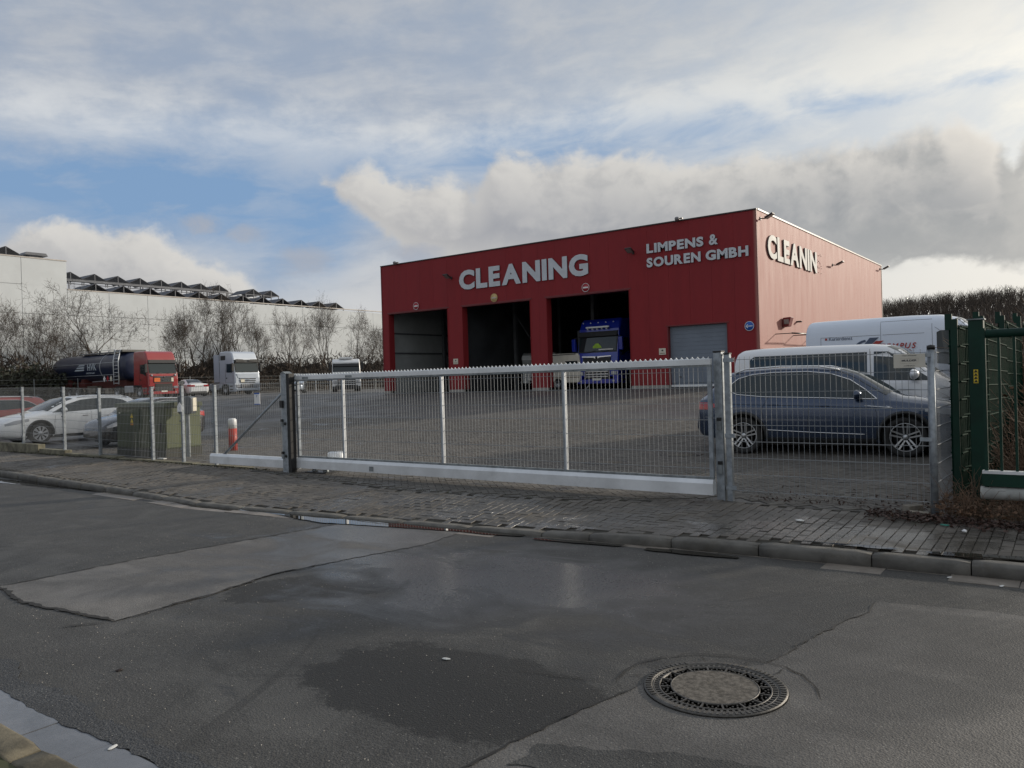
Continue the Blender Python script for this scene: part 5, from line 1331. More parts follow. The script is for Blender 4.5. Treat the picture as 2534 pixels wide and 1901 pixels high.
    def line(s,name,m,root,pts,sg,r=.006,off=.003,n=5,sub=.06):
        q=[]
        for (a,b) in zip(pts[:-1],pts[1:]):
            k=max(1,int(math.hypot(b[0]-a[0],b[1]-a[1])/sub))
            for j in range(k): q.append((a[0]+(b[0]-a[0])*j/k,a[1]+(b[1]-a[1])*j/k))
        q.append(pts[-1]); return MB().tube([(x,sg*(s.sy(x,z)+off),z) for x,z in q],r,n).obj(name,m,root)
    def screen(s,name,m,root,xb,xt,wb,wt,bow=.0,off=.008):
        P=[]
        for u in np.linspace(0,1,10):
            row=[]
            for v in np.linspace(-1,1,13):
                x=(xb+(xt-xb)*u)-(bow*v*v)*(1 if xb>xt else -1); y=v*(wb+(wt-wb)*u); row.append((x,y,s.tz(x,y)+off))
            P.append(row)
        return MB().grid(P).obj(name,m,root)
def wheel(root,x,y,z,r,sg,style,w=.22):
    """tyre mesh with the rim as sub-part; sg=+1 left flank, -1 right flank"""
    rr=r*.70 if style!='truck' else r*.58
    mb=MB(); h=w/2; mb.lathe([(rr,-h*.9),(r*.93,-h),(r*.985,-h*.8),(r,-h*.5),(r,h*.5),(r*.985,h*.8),(r*.93,h),(rr,h*.9)],(0,0,0),1,36,close=True)
    t=mb.obj('wheel',TYRE,root,loc=(x,y,z))
    f=sg*h
    def disc(name,m,prof): MB().lathe([(a,sg*b) for a,b in prof],(0,0,0),1,36).obj(name,m,t)
    if style=='twin':
        disc('rim',RIMD,[(0,h*.35),(rr*.98,h*.42)])
        mb=MB(); mb.lathe([(rr*.93,f*.80),(rr*1.01,f*.93),(rr*1.01,f*.80)],(0,0,0),1,36,close=True)
        for k in range(5):
            for d in (-.10,.10):
                a=k*2*pi/5+pi/2; ca,sa=math.cos(a),math.sin(a); p0=np.array([ca*.05-sa*d*.25,sa*.05+ca*d*.25]); p1=np.array([math.cos(a+d*1.6)*rr*.96,math.sin(a+d*1.6)*rr*.96]); n=np.array([-(p1-p0)[1],(p1-p0)[0]]); n/=np.linalg.norm(n); 
                v=[]
                for q,ww,yy in ((p0,.012,f*.62),(p1,.015,f*.86)):
                    for sgn in (1,-1): v.append((q[0]+n[0]*ww*sgn,yy,q[1]+n[1]*ww*sgn))
                v+=[(p[0],p[1]-sg*.03,p[2]) for p in v]; mb.add(v,[(0,1,3,2),(4,6,7,5),(0,2,6,4),(1,5,7,3)])
        mb.lathe([(0,f*.72),(.045,f*.70),(.05,f*.55)],(0,0,0),1,16); mb.obj('spokes',RIMS,t)
    elif style=='cap':
        disc('rim',RIMD,[(0,h*.35),(rr*.98,h*.42)])
        mb=MB(); mb.lathe([(rr*.90,f*.86),(rr*1.0,f*.93),(rr*1.0,f*.7)],(0,0,0),1,36,close=True); mb.lathe([(0,f*1.0),(rr*.36,f*.95),(rr*.36,f*.7)],(0,0,0),1,24)
        for k in range(9):
            a=k*2*pi/9; v=[]
            for rad,wd in ((rr*.33,.20),(rr*.95,.215)):
                for e_ in (-wd,wd): v.append((rad*math.cos(a+e_),f*(.95 if rad<rr*.5 else .90),rad*math.sin(a+e_)))
            mb.add(v,[(0,1,3,2)])
        mb.obj('hub_cap',HUB,t)
    else:
        mb=MB(); mb.lathe([(rr*1.0,f*.9),(rr*.92,f*.95),(rr*.80,f*.35),(rr*.45,f*.30),(rr*.42,f*.75),(0,f*.80)],(0,0,0),1,24); mb.obj('rim',HUB,t)
    return t
def mirror(c,root,x,z,sg,m,s=1.):
    y=c.sy(x,z); mb=MB(); import bmesh
    bm=bmesh.new(); bmesh.ops.create_uvsphere(bm,u_segments=14,v_segments=9,radius=1)
    for v in bm.verts:
        v.co.x*=.085*s*(1.0 if v.co.x>0 else .55); v.co.y*=.125*s; v.co.z*=.078*s; v.co+=Vector((x-.02,sg*(y+.13*s),z+.06*s))
    me=bpy.data.meshes.new('mirror'); bm.to_mesh(me); bm.free(); me.materials.append(m)
    for p in me.polygons: p.use_smooth=True
    o=bpy.data.objects.new('mirror',me); COL.objects.link(o); o.parent=root
    MB().box(x-.03,x+.02,min(sg*(y-.03),sg*(y+.10)),max(sg*(y-.03),sg*(y+.10)),z-.02,z+.02).obj('mirror_arm',PLAST,o)
def handles(c,root,lst,m):
    for x,z in lst:
        for sg in (1,-1):
            y=c.sy(x,z); MB().box(x-.09,x+.09,min(sg*(y-.01),sg*(y+.028)),max(sg*(y-.01),sg*(y+.028)),z-.013,z+.013).obj('door_handle',m,root,bevel=.008)
def build_car(sp,name,loc,rz,label,cat='car',group='parked cars in the yard'):
    L,W=sp['L'],sp['W']; c=Car(L,W,sp['top'],sp['bot'],sp['wid'],sp['belt'],sp['roof'],sp.get('box',0)); root=empty(name,loc,rz,label,cat,group)
    pm=sp['paint']; r=sp['r']; wx=[q-L/2 for q in sp['axles']]; Ra=r+sp.get('gap',.065)
    c.body(pm,[(x,r+.01) for x in wx],Ra,root)
    MB().box(-L/2+.5,L/2-.5,-W+.35,W-.35,.16,.4).obj('underbody',PLAST,root)
    for i,x in enumerate(wx):
        for sg in (1,-1):
            wheel(root,x,sg*(W-.125),r,r,sg,sp['rim'])
            if sp.get('arch',True):
                pts=[(x+(Ra+.01)*math.cos(a),r+.01+(Ra+.01)*math.sin(a)) for a in np.linspace(R(-8),R(188),18)]
                pts=[p for p in pts if p[1]>c.g('bot',p[0]+L/2)+.03]
                MB().tube([(p[0],sg*(c.sy(p[0],p[1])+.002),p[1]) for p in pts],sp.get('archw',.022),6).obj('wheel_arch_trim',sp.get('archm',PLAST),root)
    for sg in (1,-1):
        for lo,hi in sp['windows']: c.side('side_window',GLASS,root,[(a-L/2,b) for a,b in lo],[(a-L/2,b) for a,b in hi],sg,.005,nx=26)
        if 'dlo' in sp: c.line('window_trim',sp.get('trimm',CHROME),root,[(a-L/2,b) for a,b in sp['dlo']],sg,.011,.006)
        for ln in sp.get('seams',[]): c.line('door_seam',PLAST,root,[(a-L/2,b) for a,b in ln],sg,.0045,.0005,4)
        for ln in sp.get('strips',[]): c.line('side_trim',CHROME,root,[(a-L/2,b) for a,b in ln],sg,.009,.004)
        for ln in sp.get('crease',[]): c.line('body_crease',PLAST,root,[(a-L/2,b) for a,b in ln],sg,.007,-.001,4)
        for (lo,hi) in sp.get('head',[]): c.side('headlight',LAMP,root,[(a-L/2,b) for a,b in lo],[(a-L/2,b) for a,b in hi],sg,.008,nx=10)
        for (lo,hi) in sp.get('tail',[]): c.side('tail_light',TAIL,root,[(a-L/2,b) for a,b in lo],[(a-L/2,b) for a,b in hi],sg,.010,nx=10)
        for (lo,hi) in sp.get('sills',[]): c.side('sill',PLAST,root,[(a-L/2,b) for a,b in lo],[(a-L/2,b) for a,b in hi],sg,.008,nx=20)
        if 'mir' in sp: mirror(c,root,sp['mir'][0]-L/2,sp['mir'][1],sg,sp.get('mirm',pm),sp.get('mirs',1.))
    if 'wind' in sp: c.screen('windscreen',GLASS,root,*[(q-L/2 if i<2 else q) for i,q in enumerate(sp['wind'][:4])],bow=sp['wind'][4])
    if 'rear' in sp: c.screen('rear_window',GLASS,root,*[(q-L/2 if i<2 else q) for i,q in enumerate(sp['rear'][:4])],bow=sp['rear'][4])
    handles(c,root,[(a-L/2,b) for a,b in sp.get('handles',[])],sp.get('handm',pm))
    for rl in sp.get('rails',[]):
        for sg in (1,-1):
            pts=[(x-L/2,sg*(c.g('roof',x)*.93),c.tz(x-L/2,c.g('roof',x)*.90)+h) for x,h in rl]; MB().tube(pts,.017,6).obj('roof_rail',sp.get('railm',CHROME),root)
    # bumper plates, grille, lamps on the two faces
    nose=L/2; n=c.g
    for (nm,x,y0,y1,z0,z1,m) in sp.get('front',[]): MB().box(nose+x-.02,nose+x+.008,y0,y1,z0,z1).obj(nm,m,root,bevel=.006)
    for (nm,x,y0,y1,z0,z1,m) in sp.get('back',[]): MB().box(-nose-x-.008,-nose-x+.02,y0,y1,z0,z1).obj(nm,m,root,bevel=.006)
    return root,c
PB=paint('blue grey car paint',(.024,.045,.092),.24,1.,.5); PW=paint('white car paint',(.80,.81,.82),.3); PR=paint('red car paint',(.30,.028,.022),.3); PK=paint('black car paint',(.012,.013,.016),.25); PS=paint('silver blue car paint',(.28,.33,.40),.3,1.,.5); PV=paint('silver white van paint',(.72,.73,.75),.32,1.,.1); PVB=paint('pale blue white van paint',(.68,.74,.84),.4,.6)
suv=dict(L=4.70,W=.92,r=.355,rim='twin',axles=(.95,3.74),gap=.06,archw=.03,paint=PB,
 top=[(0,.62),(.02,.80),(.06,1.06),(.16,1.22),(.42,1.46),(.62,1.585),(.9,1.635),(1.5,1.665),(2.2,1.66),(2.65,1.62),(2.95,1.52),(3.3,1.30),(3.55,1.145),(3.68,1.095),(4.0,1.055),(4.35,.985),(4.55,.90),(4.66,.78),(4.7,.62)],
 bot=[(0,.42),(.1,.32),(.5,.24),(.9,.21),(3.8,.21),(4.3,.25),(4.6,.30),(4.7,.40)],
 wid=[(0,.70),(.06,.80),(.25,.885),(.6,.915),(1.3,.915),(3.3,.905),(3.9,.915),(4.3,.87),(4.55,.78),(4.66,.68),(4.7,.60)],
 belt=[(0,1.02),(.5,1.08),(1.2,1.06),(3.0,1.01),(3.6,.98),(4.2,.90),(4.7,.70)],
 roof=[(0,.60),(.5,.62),(1.2,.655),(2.4,.65),(3.0,.66),(3.4,.69),(3.7,.72),(4.7,.72)],
 windows=[([(.62,1.24),(.85,1.15),(1.35,1.10),(2.2,1.075),(3.0,1.045),(3.28,1.035)],[(.62,1.25),(.72,1.34),(.85,1.44),(1.1,1.515),(1.5,1.545),(2.1,1.545),(2.5,1.50),(2.85,1.375),(3.1,1.19),(3.28,1.04)])],
 dlo=[(.60,1.245),(.84,1.145),(1.35,1.095),(2.2,1.07),(3.0,1.04),(3.30,1.03),(3.1,1.205),(2.85,1.385),(2.5,1.51),(2.1,1.555),(1.5,1.555),(1.1,1.525),(.83,1.45),(.70,1.345),(.60,1.245)],
 seams=[[(2.16,1.06),(2.15,.75),(2.12,.36),(2.05,.30)],[(3.24,1.0),(3.30,.75),(3.28,.33)],[(1.42,1.08),(1.30,.85),(1.33,.72)],[(1.33,.72),(1.42,.45),(1.42,.33)],[(1.42,.33),(3.28,.33)],[(.2,.98),(.55,.99)]],
 crease=[[(.35,.965),(1.2,.945),(2.2,.915),(3.35,.87)]],strips=[[(1.38,.47),(2.2,.43),(3.1,.40)],[(3.10,.915),(3.55,.875)],[(3.45,.905),(3.55,.875)]],
 sills=[([(1.40,.225),(3.28,.225)],[(1.40,.315),(3.28,.315)])],
 head=[([(4.05,.80),(4.5,.74),(4.62,.72)],[(4.05,.86),(4.5,.86),(4.62,.78)])],tail=[([(.06,.86),(.3,.86),(.46,.93)],[(.06,1.0),(.3,1.0),(.46,.96)])],
 mir=(3.0,1.05),mirs=1.15,wind=(3.60,2.80,.74,.62,.16),rear=(.14,.55,.58,.56,.05),handles=[(1.52,.945),(2.42,.915)],
 rails=[[(.75,.005),(.95,.05),(1.6,.055),(2.3,.05),(2.65,.005)]],railm=mat('satin aluminium rail',(.75,.76,.77),.35,.6,obj=True),
 front=[('grille',.0,-.45,.45,.58,.74,PLAST),('number_plate',.01,-.26,.26,.42,.53,PLATE)],back=[('number_plate',.0,-.26,.26,.72,.83,PLATE),('rear_reflector',.0,-.6,-.4,.45,.48,TAIL)])
_s,_q=build_car(suv,'estate_car',(-4.13,15.92,.0),R(4.5),'dark blue grey tall estate car behind the right mesh panel'); _s.scale=(1.012,1,1)
t6=dict(L=4.92,W=.955,r=.345,rim='cap',axles=(.93,3.93),paint=PV,arch=False,box=.6,
 top=[(0,1.0),(.03,1.70),(.08,1.88),(.2,1.945),(.6,1.975),(1.8,1.98),(2.9,1.965),(3.25,1.93),(3.5,1.83),(3.95,1.45),(4.22,1.24),(4.4,1.16),(4.65,1.06),(4.82,.93),(4.9,.72),(4.92,.6)],
 bot=[(0,.40),(.1,.30),(.5,.24),(4.2,.22),(4.7,.26),(4.92,.34)],
 wid=[(0,.88),(.08,.935),(.5,.955),(4.0,.95),(4.4,.91),(4.7,.82),(4.86,.72),(4.92,.62)],
 belt=[(0,1.18),(3.6,1.16),(4.2,1.08),(4.92,.8)],roof=[(0,.83),(.2,.85),(3.2,.83),(3.6,.78),(4.2,.80),(4.92,.7)],
 windows=[([(.40,1.22),(2.85,1.20)],[(.40,1.70),(.50,1.78),(2.85,1.785)]),([(2.98,1.20),(3.3,1.19),(4.05,1.17)],[(2.98,1.79),(3.25,1.78),(3.55,1.60),(3.8,1.36),(4.05,1.18)])],
 seams=[[(2.90,1.85),(2.92,1.2),(2.90,.35)],[(3.98,1.15),(4.02,.8),(3.9,.62)],[(1.7,1.2),(1.7,.35)],[(.3,1.12),(2.88,1.10)],[(2.95,1.02),(3.98,.98)]],
 head=[([(4.35,.82),(4.84,.78)],[(4.35,.98),(4.6,.98),(4.84,.90)])],tail=[([(.02,.95),(.12,.95)],[(.02,1.45),(.12,1.45)])],mir=(3.75,1.22),mirs=1.35,
 wind=(4.12,3.42,.80,.72,.20),handles=[(3.05,1.06),(2.72,1.06)],handm=PLAST,
 front=[('grille',-.0,-.5,.5,.72,.84,PLAST)],back=[('rear_window',-.03,-.68,.68,1.25,1.7,GLASS)])
vr,vc=build_car(t6,'passenger_van',(-4.20,18.45,.14),R(2.0),'silver white passenger van with dark windows between estate car and delivery van','van','parked vans')
spr=dict(L=5.3,W=.99,r=.35,rim='cap',axles=(1.0,4.4),paint=PVB,arch=False,box=1.,
 top=[(-.05,2.0),(.0,2.28),(.04,2.37),(.12,2.41),(.5,2.42),(2.5,2.43),(3.2,2.41),(3.6,2.32),(3.9,2.08),(4.3,1.62),(4.55,1.36),(4.8,1.24),(5.1,1.08),(5.25,.85),(5.3,.6)],
 bot=[(0,.40),(.1,.32),(.5,.26),(4.6,.24),(5.1,.28),(5.3,.36)],wid=[(0,.92),(.08,.97),(.5,.99),(4.4,.98),(4.8,.93),(5.1,.82),(5.3,.66)],
 belt=[(0,1.3),(3.8,1.28),(4.6,1.14),(5.3,.8)],roof=[(0,.93),(.2,.935),(3.2,.92),(3.8,.82),(4.5,.82),(5.3,.7)],
 windows=[([(3.12,1.32),(3.5,1.27),(4.35,1.23)],[(3.12,2.0),(3.2,2.04),(3.6,2.03),(3.95,1.75),(4.35,1.25)])],
 seams=[[(3.02,2.2),(3.03,1.3),(3.02,.35)],[(1.86,2.30),(1.86,1.2),(1.86,.35)],[(1.86,2.30),(3.02,2.30)],[(.40,2.0),(1.84,2.0)],[(1.90,2.0),(2.85,2.0)],[(.40,2.0),(.40,1.3)],[(3.08,2.12),(4.3,1.22)]],
 mir=(4.0,1.36),mirs=1.6,mirm=PLAST,wind=(4.45,3.72,.84,.76,.22),handles=[(3.15,1.15),(2.85,1.15)],handm=PLAST,
 head=[([(4.75,.85),(5.2,.8)],[(4.75,1.02),(5.2,.93)])],back=[('rear_door_seam',.0,-.004,.004,.5,2.2,PLAST)])
SPX,SPY,SPZ=-3.32,21.3,.28
sr,sc=build_car(spr,'delivery_van',(SPX,SPY,SPZ),R(.5),'tall pale blue white delivery van lettered Kurierdienst behind the passenger van','van','parked vans')
RI=mat('red vinyl letters',(.36,.03,.02),.4); GI=mat('dark blue vinyl',(.06,.085,.14),.4)
sr.scale=(.94,1,1.045)
yv=-(sc.sy(-1.2,1.85)+.010)
joined_text('Kurierdienst',.085,.003,GI,sr,(-2.04,yv,1.925),(1,0,0),(0,0,1),squeeze=1.0,bold=.0,name='lettering'); MB().box(-2.14,-2.09,yv-.002,yv+.002,1.935,1.985).obj('square_mark',RI,sr)
joined_text('TEMPUS',.125,.003,RI,sr,(-.80,yv-.012,1.675),(1,0,0),(0,0,1),shear=.28,bold=.03,squeeze=1.05,name='lettering')
mb=MB(); mb.prism([(-1.36,1.60),(-1.25,1.60),(-.83,1.95),(-1.05,1.95)],1,yv-.004,yv); mb.obj('logo_stripe',GI,sr)
mb=MB(); mb.prism([(-1.18,1.66),(-1.02,1.66),(-.72,1.87),(-.90,1.87)],1,yv-.006,yv-.002); mb.obj('logo_stripe',RI,sr)
mb=MB(); t=np.linspace(R(95),R(200),14); po=[(-1.12+.36*math.cos(a),1.58+.33*math.sin(a)) for a in t]+[(-1.12+.29*math.cos(a),1.58+.28*math.sin(a)) for a in t[::-1]]; mb.prism(po,1,yv-.004,yv); mb.obj('logo_arc',GI,sr)
opel=dict(L=4.75,W=.90,r=.325,rim='cap',axles=(.98,3.66),gap=.06,archm=PLAST,archw=.03,paint=PW,
 top=[(0,.60),(.03,.90),(.12,1.06),(.4,1.27),(.62,1.40),(1.0,1.46),(1.8,1.485),(2.4,1.46),(2.8,1.38),(3.2,1.20),(3.5,1.03),(3.62,.985),(4.0,.93),(4.4,.84),(4.6,.74),(4.72,.60),(4.75,.5)],
 bot=[(0,.36),(.2,.26),(.9,.19),(3.8,.18),(4.4,.20),(4.75,.28)],wid=[(0,.66),(.1,.80),(.4,.87),(1.,.90),(3.6,.89),(4.1,.88),(4.45,.80),(4.65,.68),(4.75,.52)],
 belt=[(0,.95),(.8,1.0),(1.5,.985),(3.0,.93),(3.6,.89),(4.3,.76),(4.75,.6)],roof=[(0,.55),(.6,.58),(1.5,.60),(2.4,.60),(3.0,.63),(3.5,.68),(4.75,.66)],
 windows=[([(.7,1.10),(1.1,1.04),(2.0,1.0),(2.8,.965),(3.25,.955)],[(.7,1.12),(.95,1.28),(1.3,1.345),(1.9,1.36),(2.35,1.32),(2.75,1.20),(3.05,1.06),(3.25,.96)])],
 dlo=[(.68,1.11),(.95,1.29),(1.3,1.355),(1.9,1.37),(2.35,1.33),(2.75,1.21),(3.05,1.07),(3.27,.955)],
 seams=[[(2.1,1.0),(2.1,.6),(2.04,.28)],[(3.2,.93),(3.25,.6),(3.2,.26)],[(1.2,1.0),(1.18,.8),(1.35,.3)],[(1.35,.26),(3.2,.26)]],
 sills=[([(1.35,.19),(3.25,.19)],[(1.35,.265),(3.25,.265)])],
 head=[([(3.98,.72),(4.35,.64),(4.6,.60)],[(3.98,.80),(4.35,.76),(4.6,.66)])],tail=[([(.05,.80),(.4,.86)],[(.05,.98),(.4,.98)])],
 mir=(2.98,.96),mirs=1.1,wind=(3.55,2.72,.70,.57,.18),rear=(.16,.58,.55,.5,.05),handles=[(1.35,.86),(2.3,.83)],handm=CHROME,rails=[[(.75,.0),(.95,.03),(2.1,.03),(2.4,.0)]],
 front=[('grille',-.01,-.36,.36,.46,.56,PLAST),('lower_grille',-.03,-.5,.5,.28,.38,PLAST),('number_plate',.0,-.26,.26,.36,.46,PLATE),('grille_bar',.0,-.32,.32,.575,.60,CHROME)])
build_car(opel,'estate_car',(-27.32,12.32,.0),R(-90),'white estate car parked nose to the left fence beside the green cabinet')
import copy as _c
red=dict(opel); red.update(back=[],paint=PR,archm=PLAST,handm=CHROME,L=4.75,rim='cap',front=[])
red['top']=[(0,.60),(.03,.95),(.12,1.12),(.35,1.38),(.5,1.46),(1.0,1.50),(1.8,1.52),(2.4,1.49),(2.8,1.40),(3.2,1.22),(3.5,1.06),(3.62,1.0),(4.0,.95),(4.4,.86),(4.6,.76),(4.72,.60),(4.75,.5)]
build_car(red,'hatchback_car',(-33.2,11.75,.0),R(-90),'red hatchback at the left edge of the picture behind the fence')
blk=dict(opel); blk.update(paint=PK,archm=PLAST,handm=PK,rim='twin',front=[])
b_,_q=build_car(blk,'small_car',(-22.6,12.3,.0),R(-90),'low black car hidden behind the green cabinet with its rear wheel showing'); b_.scale=(.65,.95,.92)
bmw=dict(opel); bmw.update(paint=PW,archm=PLAST,handm=PW,arch=False,
 top=[(0,.75),(.03,.95),(.08,1.06),(.55,1.10),(.8,1.16),(1.2,1.32),(1.6,1.42),(2.1,1.45),(2.5,1.43),(2.9,1.32),(3.3,1.12),(3.55,1.0),(4.0,.95),(4.4,.86),(4.6,.76),(4.72,.60),(4.75,.5)],
 belt=[(0,.98),(.8,.98),(3.0,.93),(3.6,.89),(4.3,.76),(4.75,.6)],rails=[],
 windows=[([(1.15,1.05),(1.6,1.0),(2.8,.965),(3.2,.955)],[(1.15,1.07),(1.4,1.22),(1.8,1.32),(2.2,1.33),(2.6,1.25),(3.0,1.06),(3.2,.96)])],dlo=[(1.15,1.06),(1.4,1.23),(1.8,1.33),(2.2,1.34),(2.6,1.26),(3.0,1.07),(3.2,.96)],rear=(.72,1.55,.62,.52,.08),
 tail=[([(.02,.80),(.35,.86)],[(.02,.98),(.35,.96)])],back=[('tail_light',.0,.36,.72,.80,.95,TAIL),('tail_light',.0,-.72,-.36,.80,.95,TAIL),('number_plate',.005,-.26,.26,.78,.89,PLATE),('bumper_vent',.0,-.6,.6,.36,.42,PLAST)],front=[])
build_car(bmw,'saloon_car',(-61.0,37.1,.95),R(168),'white saloon car seen from behind, just right of the red truck cab')
mpv=dict(red); mpv.update(paint=PS,archm=PLAST,handm=PS,front=[('grille',.0,-.5,.5,.56,.72,PLAST),('grille_bar',.01,-.46,.46,.63,.65,CHROME),('headlight',-.06,-.80,-.52,.60,.74,LAMP),('headlight',-.06,.52,.80,.60,.74,LAMP),('number_plate',.02,-.26,.26,.38,.50,PLATE),('chrome_bar',.0,-.7,.7,.30,.33,CHROME)])
m_,_q=build_car(mpv,'people_carrier',(-56.2,44.2,.95),R(-42),'silver blue car seen from the front, half hidden by the tall gate post'); m_.scale=(1,1.02,1.13)

# ---- trucks
def boxp(root,name,m,x0,x1,y0,y1,z0,z1,bev=.0): return MB().box(x0,x1,y0,y1,z0,z1).obj(name,m,root,bevel=bev)
def truck(name,loc,rz,label,pm,H=3.72,style='man',zg=None,visor=PLAST,**k):
    """tractor unit: front face at x=0, cab runs to -2.25"""
    root=empty(name,loc,rz,label,'truck','lorry cabs in the yard'); W=1.24
    wz0,wz1=(1.88,2.78) if style!='low' else (1.62,2.36); wx0,wx1=-.03,-.22
    roof=[(wx1-.01,wz1+.04),(wx1-.04,wz1+.32),(wx1-.22,H-.18),(wx1-.45,H-.03),(-1.4,H),(-2.15,H-.02),(-2.25,H-.12)]
    prof=[(-.0,.62),(.03,.95),(.03,1.45),(-.01,1.82)]+[(wx0,wz0),(wx1,wz1)]+roof+[(-2.25,1.02),(-1.62,1.02)]
    cab=MB(); n=len(prof)
    # taper: narrower at roof; build as loft of profile at several widths
    ys=[-W,-W+.07,0,W-.07,W]; P=[]
    for y in ys:
        e=abs(y)>=W-.001; row=[]
        for x,z in prof:
            xi=x-(.07 if e and x>-.6 else 0)+(.05 if e and x<-2. else 0); zi=z-(.05 if e and z>H-.25 else 0); sq=1-.045*max(0,(z-wz0)/(H-wz0)); row.append((xi,y*sq,zi))
        P.append(row)
    cab.grid(P,smooth=False,cu=True); cab.f+=[list(range(n)),[4*n+j for j in range(n)][::-1]]; cab.m+=[0,0]; cab.sm+=[False,False]
    cab.obj('cab',pm,root,bevel=.03)
    sx=lambda z:np.interp(z,[wz0,wz1],[wx0,wx1])
    # windscreen in its black frame
    def slab(nm,m,y0,y1,z0,z1,o0,o1):
        v=[(sx(z)+o,y,z) for o in (o0,o1) for y in (y0,y1) for z in (z0,z1)]
        return MB().add(v,[(0,1,3,2),(4,6,7,5),(0,4,5,1),(2,3,7,6),(0,2,6,4),(1,5,7,3)]).obj(nm,m,root,bevel=.01)
    slab('screen_frame',PLAST,-1.15,1.15,wz0-.06,wz1+.01,-.03,.012); slab('windscreen',GLASS,-1.09,1.09,wz0+.06,wz1-.03,.0125,.022)
    for y in (-.55,.3): 
        MB().tube([(wx0+.03,y,wz0+.02),(wx0+.02,y+.45,wz0+.10)],.012,5).obj('wiper',PLAST,root)
    # sun visor
    MB().prism([(sx(wz1)+.05,wz1-.10),(sx(wz1)+.17,wz1-.05),(sx(wz1)+.05,wz1+.20),(sx(wz1)-.04,wz1+.20)],1,-1.14,1.14).obj('sun_visor',visor,root,bevel=.01)
    # flank windows and doors
    for sg in (1,-1):
        yo=sg*(W+.004)
        def pl(nm,m,poly,y=yo,t=.008): 
            mb=MB(); mb.prism(poly,1,min(y,y+sg*t),max(y,y+sg*t)); return mb.obj(nm,m,root)
        q=MB(); zf=lambda z:W*(1-.045*max(0,(z-wz0)/(H-wz0)))+.006
        poly=[(-.32,1.70),(-.42,2.62),(-1.18,2.62),(-1.18,1.92),(-.85,1.90)] if style in('man','dafb') else [(-.36,wz0),(-.42,wz1-.14),(-1.16,wz1-.14),(-1.16,wz0+.04)]
        v=[(x,sg*zf(z),z) for x,z in poly]; v+=[(x,sg*(zf(z)+.008),z) for x,z in poly]; m_=len(poly)
        q.add(v,[tuple(range(m_)),tuple(range(m_,2*m_))]+[(i,(i+1)%m_,m_+(i+1)%m_,m_+i) for i in range(m_)]); q.obj('side_window',GLASS,root)
        for a,b in (((-.22,1.66),(-.24,.75)),((-1.32,2.7),(-1.32,1.0)),((-.24,1.08),(-1.32,1.08))):
            MB().tube([(a[0],sg*(zf(a[1])),a[1]),(b[0],sg*(zf(b[1])),b[1])],.008,4).obj('door_seam',PLAST,root)
        boxp(root,'door_handle',PLAST,-1.22,-1.08,min(yo,yo+sg*.02),max(yo,yo+sg*.02),1.38,1.48)
        # step box with front wheel arch
        MB().prism([(.02,.28),(.03,.95),(-.05,1.01),(-.88,1.01),(-.95,.90),(-.86,.45),(-.80,.28)],1,min(sg*.95,sg*(W-.0)),max(sg*.95,sg*(W-.0))).obj('step_panel',pm if style!='merc' else pm,root,bevel=.02)
        for z in (.42,.70): boxp(root,'step',PLAST,-.72,-.28,min(sg*(W+.002),sg*(W+.03)),max(sg*(W+.002),sg*(W+.03)),z,z+.09)
        MB().prism([(-1.95,.62),(-2.3,.62),(-2.3,1.01),(-.93,1.01),(-1.02,.92),(-1.78,.92)],1,min(sg*1.0,sg*W),max(sg*1.0,sg*W)).obj('mudguard',pm if style=='merc' else PLAST,root)
        wheel(root,-1.42,sg*1.06,.50,.50,sg,'truck',.30)
        # mirror pair on an arm
        MB().prism([(-.16,1.95),(.02,1.98),(.04,2.62),(-.12,2.66)],1,min(sg*(W+.06),sg*(W+.26)),max(sg*(W+.06),sg*(W+.26))).obj('mirror',PLAST if style!='dafb' else pm,root,bevel=.02)
        MB().tube([(-.15,sg*(W-.05),2.7),(-.05,sg*(W+.16),2.66)],.02,5).obj('mirror_arm',PLAST,root)
        # side deflector behind the cab
        MB().box(-3.0,-2.27,min(sg*(W-.05),sg*W),max(sg*(W-.05),sg*W),1.1,H-.25).obj('side_deflector',pm,root) if k.get('defl',True) else None
        boxp(root,'fuel_tank',HUB if style!='dafb' else PLAST,-3.9,-2.5,min(sg*.6,sg*1.15),max(sg*.6,sg*1.15),.45,1.0,.06)
        for wx in (-4.95,): wheel(root,wx,sg*1.0,.50,.50,sg,'truck',.46)
    boxp(root,'frame_rail',PLAST,-5.6,-.4,-.45,.45,.55,.98); boxp(root,'rear_wall',PLAST,-2.35,-2.27,-1.1,1.1,1.05,H-.35)
    # front face
    f=.03
    if style in('man','dafb'):
        boxp(root,'grille_panel',PLAST,f,f+.03,-.82,.82,1.17,1.62,.01)
        for i in range(4): boxp(root,'grille_slat',CHROME if style=='dafb' else PLAST,f+.01,f+.055,-.66,.66,.62+i*.13,.65+i*.13,.004)
        boxp(root,'lower_grille',PLAST,f,f+.02,-.72,.72,.52,1.12)
        MB().prism([(-.86,1.66),(-.16,1.625),(-.10,1.58),(.10,1.58),(.16,1.625),(.86,1.66),(.86,1.705),(.12,1.685),(-.12,1.685),(-.86,1.705)],0,f+.01,f+.05).obj('chrome_bar',CHROME,root)
        MB().lathe([(0,.0),(.07,.0),(.07,.02),(0,.02)],(f+.035,0,1.62),0,14).obj('emblem',PLAST,root)
        boxp(root,'bumper',pm,f-.02,f+.06,-1.2,1.2,.28,.50,.02)
        for sg in (1,-1):
            boxp(root,'headlight',LAMP,f+.0,f+.05,min(sg*.82,sg*1.15),max(sg*.82,sg*1.15),.72,.90,.02); boxp(root,'fog_light',LAMP,f+.061,f+.075,min(sg*.9,sg*1.05),max(sg*.9,sg*1.05),.36,.45,.01)
        boxp(root,'number_plate',PLATE,f+.061,f+.075,-.26,.26,.44,.55)
